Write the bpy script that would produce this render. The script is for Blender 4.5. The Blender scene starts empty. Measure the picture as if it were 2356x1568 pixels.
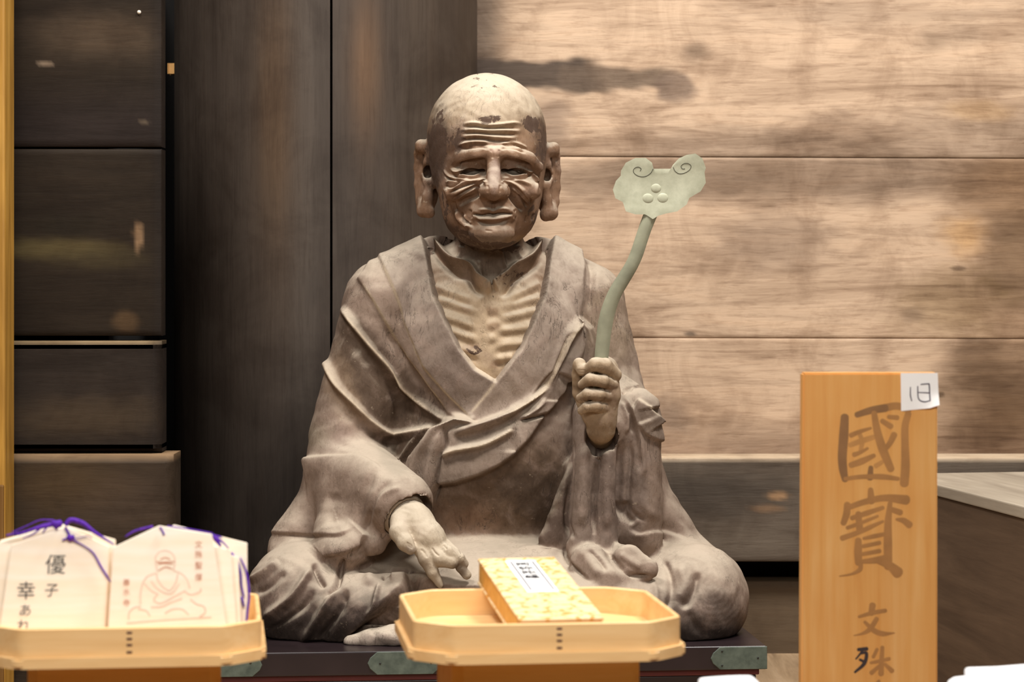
import bpy, bmesh, math, random
import numpy as np
from mathutils import Vector, Matrix
random.seed(7)
rng = np.random.default_rng(7)
SC = bpy.context.scene
COL = SC.collection

# ------------------------------------------------------------------ camera, light, exposure
IMG_W, IMG_H = 2356, 1568
F = 5600.0                  # focal length in photo pixels
CX, HZ = 1178.0, 620.0      # principal column and horizon row of the photograph
Y0 = 3.75                   # distance of the statue's middle plane
S = Y0 / F                  # metres per sculpting unit (one photo pixel at the statue)
HC = 0.668                  # camera height above the hall floor
cd = bpy.data.cameras.new('camera')
cd.sensor_width = 36.0
cd.lens = 36.0 * F / IMG_W
cd.shift_y = -(784.0 - HZ) / IMG_W
cd.clip_start = 0.05
cd.dof.use_dof = True
cd.dof.focus_distance = 3.52
cd.dof.aperture_fstop = 10.0
cam = bpy.data.objects.new('camera', cd)
cam.location = (0, 0, HC)
cam.rotation_euler = (math.pi / 2, 0, 0)
COL.objects.link(cam)
SC.camera = cam

SC.view_settings.view_transform = 'Standard'
SC.view_settings.look = 'None'
SC.view_settings.gamma = 1.0
SC.view_settings.use_curve_mapping = False
SC.view_settings.exposure = 0.0

w = bpy.data.worlds.new('hall_ambience')
SC.world = w
w.use_nodes = True
w.node_tree.nodes['Background'].inputs[0].default_value = (1.0, 0.95, 0.9, 1)
w.node_tree.nodes['Background'].inputs[1].default_value = 0.04

def area(name, loc, target, size, energy, col=(1.0, 0.96, 0.91)):
    l = bpy.data.lights.new(name, 'AREA')
    l.shape = 'RECTANGLE'
    l.size, l.size_y = size
    l.energy = energy
    l.color = col
    o = bpy.data.objects.new(name, l)
    o.location = loc
    o.rotation_euler = (Vector(target) - Vector(loc)).to_track_quat('-Z', 'Y').to_euler()
    COL.objects.link(o)
    return o
area('hall_lamp', (-0.9, 2.75, 2.9), (0.0, 3.75, 0.4), (0.7, 0.4), 58)
area('hall_lamp', (0.85, 2.6, 2.9), (0.1, 3.75, 0.4), (0.7, 0.4), 78)
area('hall_lamp', (-0.1, 1.0, 1.4), (-0.1, 2.25, 0.35), (1.3, 0.4), 25)
area('hall_lamp', (0.9, 3.2, 2.5), (0.7, 4.2, 0.7), (1.2, 0.3), 8)

# ------------------------------------------------------------------ helpers
def at(px, py, Y):
    """The world point that the photograph shows at pixel (px, py), at distance Y."""
    px, py = float(px), float(py)
    return Vector(((px - CX) / F * Y, Y, HC - (py - HZ) / F * Y))

def tag(o, label=None, cat=None, group=None, kind=None):
    if label: o['label'] = label
    if cat: o['category'] = cat
    if group: o['group'] = group
    if kind: o['kind'] = kind
    return o

def empty(name, loc=(0, 0, 0), rz=0.0, label=None, cat=None, group=None, kind=None):
    o = bpy.data.objects.new(name, None)
    o.location = loc
    o.rotation_euler = (0, 0, rz)
    o.empty_display_size = 0.02
    COL.objects.link(o)
    return tag(o, label, cat, group, kind)

def link(name, mesh, mat=None, parent=None):
    o = bpy.data.objects.new(name, mesh)
    COL.objects.link(o)
    if mat is not None and not mesh.materials:
        mesh.materials.append(mat)
    if parent is not None: o.parent = parent
    return o

def bm_obj(name, bm, mat=None, parent=None, smooth=False, angle=None):
    me = bpy.data.meshes.new(name)
    bmesh.ops.recalc_face_normals(bm, faces=bm.faces)
    bm.to_mesh(me)
    bm.free()
    if smooth:
        for p in me.polygons: p.use_smooth = True
        if angle is not None:
            me.set_sharp_from_angle(angle=math.radians(angle))
    return link(name, me, mat, parent)

def add_box(bm, lo, hi, bevel=0.0, seg=1):
    r = bmesh.ops.create_cube(bm, size=1.0)
    vs = r['verts']
    for v in vs:
        v.co = Vector([lo[i] + (v.co[i] + 0.5) * (hi[i] - lo[i]) for i in range(3)])
    if bevel > 0:
        es = list({e for v in vs for e in v.link_edges})
        bmesh.ops.bevel(bm, geom=es, offset=bevel, segments=seg, affect='EDGES', profile=0.6)
    return bm

def box_obj(name, lo, hi, mat, parent=None, bevel=0.002, seg=2):
    bm = bmesh.new()
    add_box(bm, lo, hi, bevel, seg)
    return bm_obj(name, bm, mat, parent)

def prism(bm, pts, z0, z1):
    """Closed polygon (x, y) extruded from z0 to z1."""
    a = [bm.verts.new((p[0], p[1], z0)) for p in pts]
    b = [bm.verts.new((p[0], p[1], z1)) for p in pts]
    n = len(pts)
    bm.faces.new(list(reversed(a)))
    bm.faces.new(b)
    for i in range(n):
        bm.faces.new((a[i], a[(i + 1) % n], b[(i + 1) % n], b[i]))

def catmull(P, n=6, closed=False):
    P = [np.array(p, float) for p in P]
    out = []
    N = len(P)
    rngi = range(N if closed else N - 1)
    for i in rngi:
        p0 = P[(i - 1) % N] if (closed or i > 0) else 2 * P[0] - P[1]
        p1 = P[i]
        p2 = P[(i + 1) % N]
        p3 = P[(i + 2) % N] if (closed or i + 2 < N) else 2 * P[-1] - P[-2]
        for k in range(n):
            t = k / n
            out.append(0.5 * ((2 * p1) + (-p0 + p2) * t + (2 * p0 - 5 * p1 + 4 * p2 - p3) * t * t
                              + (-p0 + 3 * p1 - 3 * p2 + p3) * t ** 3))
    if not closed: out.append(P[-1])
    return np.array(out)

def tube(bm, P, R, seg=8, cap=True):
    """Round tube along the points P with the radii R (number or list)."""
    P = [Vector(p) for p in P]
    n = len(P)
    R = [R] * n if not hasattr(R, '__len__') else list(R)
    rings = []
    up = None
    for i in range(n):
        d = (P[min(i + 1, n - 1)] - P[max(i - 1, 0)]).normalized()
        if up is None:
            up = Vector((0, 0, 1)) if abs(d.z) < 0.9 else Vector((1, 0, 0))
        x = d.cross(up).normalized()
        up = x.cross(d).normalized()
        rings.append([bm.verts.new(P[i] + float(R[i]) * (math.cos(2 * math.pi * k / seg) * x + math.sin(2 * math.pi * k / seg) * up))
                      for k in range(seg)])
    for i in range(n - 1):
        for k in range(seg):
            bm.faces.new((rings[i][k], rings[i][(k + 1) % seg], rings[i + 1][(k + 1) % seg], rings[i + 1][k]))
    if cap:
        bm.faces.new(list(reversed(rings[0])))
        bm.faces.new(rings[-1])

def lin(r, g, b):
    f = lambda c: (c / 255 / 12.92) if c / 255 <= 0.04045 else ((c / 255 + 0.055) / 1.055) ** 2.4
    return (f(r), f(g), f(b), 1.0)

# ------------------------------------------------------------------ materials
class NT:
    """Small wrapper that writes a node tree."""
    def __init__(self, name, rough=0.6, spec=0.4):
        self.m = bpy.data.materials.new(name)
        self.m.use_nodes = True
        self.t = self.m.node_tree
        self.b = self.t.nodes['Principled BSDF']
        self.b.inputs['Roughness'].default_value = rough
        self.b.inputs['Specular IOR Level'].default_value = spec
        self.tc = self.t.nodes.new('ShaderNodeTexCoord')
    def n(self, typ, **kw):
        x = self.t.nodes.new('ShaderNode' + typ)
        for k, v in kw.items(): setattr(x, k, v)
        return x
    def l(self, a, b): self.t.links.new(a, b)
    def mapping(self, scale=(1, 1, 1), rot=(0, 0, 0), loc=(0, 0, 0), src='Object'):
        m = self.n('Mapping')
        m.inputs['Scale'].default_value = scale
        m.inputs['Rotation'].default_value = rot
        m.inputs['Location'].default_value = loc
        self.l(self.tc.outputs[src], m.inputs['Vector'])
        return m.outputs[0]
    def noise(self, vec, scale, detail=4, rough=0.55, dist=0.0):
        x = self.n('TexNoise')
        x.inputs['Scale'].default_value = scale
        x.inputs['Detail'].default_value = detail
        x.inputs['Roughness'].default_value = rough
        x.inputs['Distortion'].default_value = dist
        self.l(vec, x.inputs['Vector'])
        return x.outputs['Fac']
    def ramp(self, fac, stops, interp='LINEAR'):
        r = self.n('ValToRGB')
        r.color_ramp.interpolation = interp
        e = r.color_ramp.elements
        while len(e) < len(stops): e.new(0.5)
        for i, (p, c) in enumerate(stops):
            e[i].position = p
            e[i].color = c if hasattr(c, '__len__') else (c, c, c, 1)
        self.l(fac, r.inputs['Fac'])
        return r.outputs['Color']
    def mix(self, fac, a, b, mode='MIX'):
        x = self.n('Mix', data_type='RGBA', blend_type=mode)
        for sock, v in ((x.inputs[0], fac), (x.inputs[6], a), (x.inputs[7], b)):
            if hasattr(v, 'is_output'): self.l(v, sock)
            elif hasattr(v, '__len__'): sock.default_value = v
            else: sock.default_value = v if sock == x.inputs[0] else (v, v, v, 1)
        return x.outputs[2]
    def math(self, op, a, b=0.5, clamp=False):
        x = self.n('Math', operation=op, use_clamp=clamp)
        for i, v in enumerate((a, b)):
            if hasattr(v, 'is_output'): self.l(v, x.inputs[i])
            else: x.inputs[i].default_value = v
        return x.outputs[0]
    def color(self, c):
        if hasattr(c, 'is_output'): self.l(c, self.b.inputs['Base Color'])
        else: self.b.inputs['Base Color'].default_value = c
        return self
    def rough(self, f): self.l(f, self.b.inputs['Roughness']); return self
    def bump(self, h, strength=0.3, dist=0.002):
        x = self.n('Bump')
        x.inputs['Strength'].default_value = strength
        x.inputs['Distance'].default_value = dist
        self.l(h, x.inputs['Height'])
        self.l(x.outputs[0], self.b.inputs['Normal'])
        return self

def plain(name, c, rough=0.6, spec=0.4, metal=0.0, var=0.06, scale=40):
    t = NT(name, rough, spec)
    f = t.noise(t.mapping(), scale, 3)
    a = tuple(max(0, x * (1 - var * 2)) for x in c[:3]) + (1,)
    b = tuple(min(1, x * (1 + var * 2)) for x in c[:3]) + (1,)
    t.color(t.ramp(f, [(0.3, a), (0.7, b)]))
    t.b.inputs['Metallic'].default_value = metal
    return t.m

def wood(name, dark, mid, light, axis='x', scale=1.0, rough=0.65, spec=0.3, blotch=0.5, bump=0.25):
    """Planed board: long grain along the axis, blotches, fine fibres."""
    t = NT(name, rough, spec)
    st = {'x': (1.2, 14, 14), 'z': (14, 14, 1.2), 'y': (14, 1.2, 14)}[axis]
    v = t.mapping(tuple(s * scale for s in st))
    g = t.noise(v, 2.2, 6, 0.6, 0.6)
    fine = t.noise(t.mapping(tuple(s * scale * 5 for s in st)), 3.0, 4, 0.6, 0.2)
    big = t.noise(t.mapping((2.2 * scale,) * 3), 1.6, 4, 0.55, 0.4)
    c = t.ramp(g, [(0.28, dark), (0.5, mid), (0.72, light)])
    c2 = t.mix(t.ramp(big, [(0.35, 0.0), (0.7, blotch)]), c, dark)
    c3 = t.mix(t.ramp(fine, [(0.3, 0.25), (0.6, 0.0)]), c2, dark)
    t.color(c3)
    t.bump(t.math('ADD', g, t.math('MULTIPLY', fine, 0.5)), bump, 0.0015)
    return t.m
# ------------------------------------------------------------------ sculpting kit: distance-field clay, then carved strokes
def A(px, py, d):
    """Sculpting point (x right, y away, z up; one unit = one photo pixel at the statue) at front-view position (px, py), depth d."""
    k = 1.0 + d / F
    return np.array([(px - CX) * k, d, -(py - HZ) * k])

class Clay:
    def __init__(self, lo, hi, h):
        self.lo = np.array(lo, float)
        self.h = h
        self.n = np.ceil((np.array(hi) - self.lo) / h).astype(int) + 1
        self.f = np.full(self.n, 60.0, np.float32)
    def _sub(self, lo, hi, pad):
        a = np.maximum(0, np.floor((lo - pad - self.lo) / self.h).astype(int))
        b = np.minimum(self.n, np.ceil((hi + pad - self.lo) / self.h).astype(int) + 1)
        ax = [self.lo[i] + self.h * np.arange(a[i], b[i]) for i in range(3)]
        sl = tuple(slice(a[i], b[i]) for i in range(3))
        return sl, ax[0][:, None, None], ax[1][None, :, None], ax[2][None, None, :]
    def _put(self, sl, d, op, k):
        f = self.f[sl]
        d = d.astype(np.float32)
        if op == 'u':
            if k > 0:
                h = np.clip(0.5 + 0.5 * (d - f) / k, 0, 1)
                self.f[sl] = d * (1 - h) + f * h - k * h * (1 - h)
            else: self.f[sl] = np.minimum(f, d)
        else:
            if k > 0:
                h = np.clip(0.5 - 0.5 * (d + f) / k, 0, 1)
                self.f[sl] = f * (1 - h) + (-d) * h + k * h * (1 - h)
            else: self.f[sl] = np.maximum(f, -d)
    def ell(self, px, py, d, r, k=20, op='u', tilt=0.0):
        """Ellipsoid; tilt (degrees) turns it in the front view."""
        c = A(px, py, d)
        R = max(r) * np.ones(3)
        sl, X, Yy, Z = self._sub(c - R, c + R, 45)
        x, y, z = X - c[0], Yy - c[1], Z - c[2]
        if tilt:
            a = math.radians(tilt)
            x, z = x * math.cos(a) + z * math.sin(a), -x * math.sin(a) + z * math.cos(a)
        q = (x / r[0]) ** 2 + (y / r[2]) ** 2 + (z / r[1]) ** 2
        g = np.sqrt((x / r[0] ** 2) ** 2 + (y / r[2] ** 2) ** 2 + (z / r[1] ** 2) ** 2) + 1e-6
        k0 = np.sqrt(q)
        self._put(sl, k0 * (k0 - 1) / g, op, k)
    def cone(self, p, q, r0, r1, k=20, op='u', flat=1.0):
        """Round cone between two (px, py, d) points; flat < 1 thins it in depth."""
        a, b = A(*p), A(*q)
        R = max(r0, r1)
        sl, X, Yy, Z = self._sub(np.minimum(a, b) - R, np.maximum(a, b) + R, 45)
        ab = b - a
        x, y, z = X - a[0], Yy - a[1], Z - a[2]
        t = np.clip((x * ab[0] + y * ab[1] + z * ab[2]) / max(1e-6, ab @ ab), 0, 1)
        d = np.sqrt((x - t * ab[0]) ** 2 + ((y - t * ab[1]) / flat) ** 2 + (z - t * ab[2]) ** 2) - (r0 + t * (r1 - r0))
        self._put(sl, d, op, k)
    def chain(self, P, R, k=6, op='u', flat=1.0):
        for i in range(len(P) - 1):
            self.cone(P[i], P[i + 1], R[i], R[i + 1], k, op, flat)
    def rbox(self, px, py, d, half, rad, k=20, op='u'):
        c = A(px, py, d)
        hx = np.array([half[0], half[2], half[1]], float)
        sl, X, Yy, Z = self._sub(c - hx, c + hx, 45)
        qx, qy, qz = abs(X - c[0]) - hx[0] + rad, abs(Yy - c[1]) - hx[1] + rad, abs(Z - c[2]) - hx[2] + rad
        dd = np.sqrt(np.maximum(qx, 0) ** 2 + np.maximum(qy, 0) ** 2 + np.maximum(qz, 0) ** 2) \
            + np.minimum(np.maximum(qx, np.maximum(qy, qz)), 0) - rad
        self._put(sl, dd, op, k)
    def floor(self, z):
        Z = self.lo[2] + self.h * np.arange(self.n[2])
        self.f = np.maximum(self.f, (z - Z)[None, None, :].astype(np.float32))
    def mesh(self):
        """Naive surface nets: quads on the zero level."""
        f = self.f
        s = f < 0
        nx, ny, nz = f.shape
        cnt = np.zeros((nx - 1, ny - 1, nz - 1), np.int16)
        acc = np.zeros((nx - 1, ny - 1, nz - 1, 3), np.float32)
        c = [(i, j, k) for i in (0, 1) for j in (0, 1) for k in (0, 1)]
        def cor(g, o): return g[o[0]:nx - 1 + o[0], o[1]:ny - 1 + o[1], o[2]:nz - 1 + o[2]]
        for p in c:
            for ax in range(3):
                if p[ax] == 0:
                    q = list(p); q[ax] = 1
                    a, b = cor(f, p), cor(f, q)
                    m = cor(s, p) != cor(s, q)
                    i = np.nonzero(m)
                    t = a[i] / (a[i] - b[i])
                    pos = np.tile(np.array(p, np.float32), (len(t), 1))
                    pos[:, ax] = t
                    acc[i] += pos
                    cnt[i] += 1
        cells = np.nonzero(cnt)
        idx = np.full(cnt.shape, -1, np.int64)
        idx[cells] = np.arange(len(cells[0]))
        V = np.stack(cells, 1) + acc[cells] / cnt[cells][:, None]
        V = self.lo + V * self.h
        Q = []
        for ax in range(3):
            sl0 = [slice(None)] * 3; sl1 = [slice(None)] * 3
            sl0[ax] = slice(0, -1); sl1[ax] = slice(1, None)
            m = s[tuple(sl0)] != s[tuple(sl1)]
            i = np.array(np.nonzero(m)).T
            u, v = (ax + 1) % 3, (ax + 2) % 3
            lim = np.array(f.shape) - 1
            ok = (i[:, u] > 0) & (i[:, v] > 0) & (i[:, u] < lim[u]) & (i[:, v] < lim[v])
            i = i[ok]
            def nb(du, dv):
                j = i.copy(); j[:, u] -= du; j[:, v] -= dv
                return idx[j[:, 0], j[:, 1], j[:, 2]]
            q = np.stack([nb(1, 1), nb(0, 1), nb(0, 0), nb(1, 0)], 1)
            ins = s[i[:, 0], i[:, 1], i[:, 2]]
            q[~ins] = q[~ins][:, ::-1]
            Q.append(q)
        Q = np.concatenate(Q)
        Q = Q[(Q >= 0).all(1)]
        return V, Q

def mesh_np(name, V, Q, col=None, normals=None):
    me = bpy.data.meshes.new(name)
    me.vertices.add(len(V))
    me.vertices.foreach_set('co', np.asarray(V, np.float32).ravel())
    me.loops.add(Q.size)
    me.loops.foreach_set('vertex_index', Q.astype(np.int32).ravel())
    me.polygons.add(len(Q))
    me.polygons.foreach_set('loop_start', np.arange(0, Q.size, Q.shape[1], dtype=np.int32))
    me.polygons.foreach_set('use_smooth', np.ones(len(Q), bool))
    me.update(calc_edges=True)
    if col is not None:
        a = me.color_attributes.new('Col', 'FLOAT_COLOR', 'POINT')
        a.data.foreach_set('color', np.asarray(col, np.float32).ravel())
    if normals is not None:
        me.normals_split_custom_set_from_vertices(np.asarray(normals, np.float32).tolist())
    return me

def refine(V, Q, levels=1):
    me = mesh_np('clay', V, Q)
    o = bpy.data.objects.new('clay', me)
    COL.objects.link(o)
    md = o.modifiers.new('s', 'SUBSURF')
    md.levels = md.render_levels = levels
    dg = bpy.context.evaluated_depsgraph_get()
    e = o.evaluated_get(dg).to_mesh()
    V2 = np.empty(len(e.vertices) * 3, np.float32); e.vertices.foreach_get('co', V2)
    Q2 = np.empty(len(e.loops), np.int32); e.loops.foreach_get('vertex_index', Q2)
    bpy.data.objects.remove(o)
    bpy.data.meshes.remove(me)
    return V2.reshape(-1, 3).astype(float), Q2.reshape(-1, 4)

def vnormals(V, Q):
    n = np.cross(V[Q[:, 2]] - V[Q[:, 0]], V[Q[:, 3]] - V[Q[:, 1]])
    N = np.zeros_like(V)
    for k in range(4):
        for c in range(3):
            N[:, c] += np.bincount(Q[:, k], n[:, c], len(V))
    return N / (np.linalg.norm(N, axis=1)[:, None] + 1e-9)

def sstep(x, a, b):
    t = np.clip((x - a) / (b - a), 0, 1)
    return t * t * (3 - 2 * t)

class Carve:
    """Chisel strokes given in the statue's front elevation, cut along the surface normal of the clay."""
    def __init__(self, V, Q):
        self.V, self.Q = V, Q
        self.N = vnormals(V, Q)
        k = 1.0 + V[:, 1] / F
        self.px = CX + V[:, 0] / k
        self.py = HZ - V[:, 2] / k
        self.front = sstep(-self.N[:, 1], -0.05, 0.25)
        self.disp = np.zeros(len(V))
        self.col = np.ones((len(V), 4)); self.flake = np.zeros(len(V))
        self.gate = None
    def near(self, P, pad):
        lo, hi = P.min(0) - pad, P.max(0) + pad
        m = (self.px > lo[0]) & (self.px < hi[0]) & (self.py > lo[1]) & (self.py < hi[1]) & (self.front > 0)
        if self.gate is not None: m &= self.gate
        return np.nonzero(m)[0]
    def polydist(self, P, i):
        """Distance to the polyline, sign (+ on the right hand of its run in the photo's y-down frame), position 0..1 along it."""
        x, y = self.px[i], self.py[i]
        best = np.full(len(i), 1e9); sg = np.zeros(len(i)); tt = np.zeros(len(i))
        L = np.concatenate([[0], np.cumsum(np.linalg.norm(np.diff(P, axis=0), axis=1))])
        for a in range(len(P) - 1):
            d = P[a + 1] - P[a]
            l2 = d @ d + 1e-9
            t = np.clip(((x - P[a, 0]) * d[0] + (y - P[a, 1]) * d[1]) / l2, 0, 1)
            ex, ey = x - P[a, 0] - t * d[0], y - P[a, 1] - t * d[1]
            r = ex * ex + ey * ey
            m = r < best
            best[m] = r[m]
            sg[m] = np.sign(d[0] * ey - d[1] * ex)[m]
            tt[m] = ((L[a] + t * (L[a + 1] - L[a])) / L[-1])[m]
        return np.sqrt(best), sg, tt
    @staticmethod
    def taper(t, e): return sstep(t, -0.001, e[0]) * sstep(1 - t, -0.001, e[1]) if e else 1.0
    def ridge(self, P, a, w, ends=(0.2, 0.2), smooth=True):
        P = catmull(P, 5) if smooth and len(P) > 2 else np.array(P, float)
        i = self.near(P, w * 3)
        if not len(i): return
        d, s, t = self.polydist(P, i)
        self.disp[i] += a * np.exp(-(d / w) ** 2) * self.taper(t, ends) * self.front[i]
    def fold(self, P, a, w, fall, ends=(0.12, 0.12), lip=0.0):
        """A ledge: the right-hand side of the run stands a proud and falls back over the distance fall."""
        P = catmull(P, 5) if len(P) > 2 else np.array(P, float)
        i = self.near(P, fall * 2.5)
        if not len(i): return
        d, s, t = self.polydist(P, i)
        sd = d * s
        h = 0.5 * (1 + np.tanh(sd / w)) * np.exp(-(np.maximum(sd, 0) / fall) ** 2)
        h = h - lip * np.exp(-((sd + w * 1.6) / (w * 1.5)) ** 2)
        edge = np.exp(-(np.maximum(d - fall, 0) / fall) ** 2)
        self.disp[i] += a * h * edge * self.taper(t, ends) * self.front[i]
    def inside(self, P, i):
        x, y = self.px[i], self.py[i]
        c = np.zeros(len(i), bool)
        n = len(P)
        for a in range(n):
            b = (a + 1) % n
            m = (P[a, 1] > y) != (P[b, 1] > y)
            xx = (P[b, 0] - P[a, 0]) * (y - P[a, 1]) / (P[b, 1] - P[a, 1] + 1e-12) + P[a, 0]
            c ^= m & (x < xx)
        return c
    def signed(self, P, i):
        d, _, _ = self.polydist(np.vstack([P, P[:1]]), i)
        return np.where(self.inside(P, i), d, -d)
    def slab(self, P, a, w=2.0, smooth=True):
        """Raise (a > 0) or sink the area inside a closed outline, with a crisp edge."""
        P = catmull(P, 5, True) if smooth else np.array(P, float)
        i = self.near(P, w * 4)
        if not len(i): return
        sd = self.signed(P, i)
        self.disp[i] += a * 0.5 * (1 + np.tanh(sd / w)) * self.front[i]
    def mask(self, P, smooth=True):
        P = catmull(P, 5, True) if smooth else np.array(P, float)
        i = self.near(P, 2)
        m = np.zeros(len(self.V), bool)
        m[i] = self.inside(P, i) & (self.front[i] > 0.3)
        return m
    def blob(self, c, r, a, tilt=0):
        i = self.near(np.array([c, c], float), max(r) * 2.2)
        if not len(i): return
        x, y = self.px[i] - c[0], self.py[i] - c[1]
        if tilt:
            q = math.radians(tilt); x, y = x * math.cos(q) + y * math.sin(q), -x * math.sin(q) + y * math.cos(q)
        self.disp[i] += a * np.exp(-((x / r[0]) ** 2 + (y / r[1]) ** 2)) * self.front[i]
    # colour of the wood, lacquer and settled dust, with some painted light and shade
    def tint(self, c, r, colr, a=1.0, tilt=0, soft=0.5, wob=0.35):
        i = np.nonzero((abs(self.px - c[0]) < max(r) * 1.8) & (abs(self.py - c[1]) < max(r) * 1.8) & (self.N[:, 1] < 0.35))[0]
        if not len(i): return
        x, y = self.px[i] - c[0], self.py[i] - c[1]
        if tilt:
            q = math.radians(tilt); x, y = x * math.cos(q) + y * math.sin(q), -x * math.sin(q) + y * math.cos(q)
        q = np.sqrt((x / r[0]) ** 2 + (y / r[1]) ** 2) + wob * self.wobble(i)
        m = (a * sstep(1 - q, -soft, soft))[:, None]
        self.col[i, :3] = self.col[i, :3] * (1 - m) + np.array(colr[:3]) * m
    def tint_poly(self, P, colr, a=1.0, w=6, smooth=True, wob=0):
        P = catmull(P, 5, True) if smooth else np.array(P, float)
        i = self.near(P, w * 4)
        if not len(i): return
        m = (a * 0.5 * (1 + np.tanh((self.signed(P, i) + wob * self.wobble(i)) / w)))[:, None]
        self.col[i, :3] = self.col[i, :3] * (1 - m) + np.array(colr[:3]) * m
    def tint_line(self, P, colr, w, a=1.0, ends=(0.2, 0.2)):
        P = catmull(P, 5) if len(P) > 2 else np.array(P, float)
        i = self.near(P, w * 3)
        if not len(i): return
        d, s, t = self.polydist(P, i)
        m = (a * np.exp(-(d / w) ** 2) * self.taper(t, ends))[:, None]
        self.col[i, :3] = self.col[i, :3] * (1 - m) + np.array(colr[:3]) * m
    def flaky(self, c, r, a=1.0, tilt=0):
        """Where the old lacquer is flaking (kept in the colour attribute's alpha)."""
        i = np.nonzero((abs(self.px - c[0]) < max(r) * 1.8) & (abs(self.py - c[1]) < max(r) * 1.8) & (self.N[:, 1] < 0.4))[0]
        x, y = self.px[i] - c[0], self.py[i] - c[1]
        if tilt:
            q = math.radians(tilt); x, y = x * math.cos(q) + y * math.sin(q), -x * math.sin(q) + y * math.cos(q)
        q = np.sqrt((x / r[0]) ** 2 + (y / r[1]) ** 2)
        self.flake[i] = np.maximum(self.flake[i], a * sstep(1 - q, -0.4, 0.5))
    def wobble(self, i):
        x, y, z = self.V[i, 0], self.V[i, 1], self.V[i, 2]
        return (np.sin(x * 0.051 + 1.3 * np.sin(z * 0.043)) + np.sin(z * 0.083 + 1.7 * np.sin(x * 0.067 + y * 0.03))
                + 0.6 * np.sin(x * 0.21 + 2 * np.sin(z * 0.17)) + 0.6 * np.sin(z * 0.26 + 2 * np.sin(x * 0.19))) / 3.2
    def gouge(self, amp, f=0.08):
        """Uneven tool marks all over."""
        x, y, z = self.V.T
        self.disp += amp * (np.sin(x * f + 2.1 * np.sin(z * f * 0.7 + y * f * .5)) * np.sin(z * f * 1.1 + 1.7 * np.sin(x * f * 0.9 + y * f)))
    def apply(self, lim=None):
        self.V = self.V + self.N * self.disp[:, None]
        self.NN = vnormals(self.V, self.Q)
        return self
    def relax(self, m, it=2):
        """Even out the vertices in mask m (neighbour averaging)."""
        Q = self.Q
        for _ in range(it):
            acc = np.zeros_like(self.V); n = np.zeros(len(self.V))
            for k in range(4):
                a, b = Q[:, k], Q[:, (k + 1) % 4]
                for c in range(3):
                    acc[:, c] += np.bincount(a, self.V[b, c], len(self.V)) + np.bincount(b, self.V[a, c], len(self.V))
                n += np.bincount(a, minlength=len(self.V)) + np.bincount(b, minlength=len(self.V))
            self.V[m] = 0.5 * self.V[m] + 0.5 * (acc / n[:, None])[m]
        self.NN = vnormals(self.V, self.Q)
    def emit(self, name, mat, parent, vmask=None):
        """One object from the faces whose corners all lie in vmask (default: all). Local metres about the statue's base."""
        Q = self.Q
        if vmask is not None: Q = Q[vmask[Q].sum(1) >= 2] if vmask.dtype == bool else Q[vmask]
        u, inv = np.unique(Q, return_inverse=True)
        V = self.V[u] * S - BASE
        self.col[:, 3] = self.flake
        me = mesh_np(name, V, inv.reshape(Q.shape), self.col[u], self.NN[u])
        return link(name, me, mat, parent)

def face_of(vm, Q): return vm[Q].sum(1) >= 3
# ------------------------------------------------------------------ the carved monk
ZT = -809.0                                   # platform top in sculpting units
BASE = np.array([0.0, 0.0, ZT * S])
STATUE_AT = (0.0, Y0, HC + ZT * S)

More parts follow.
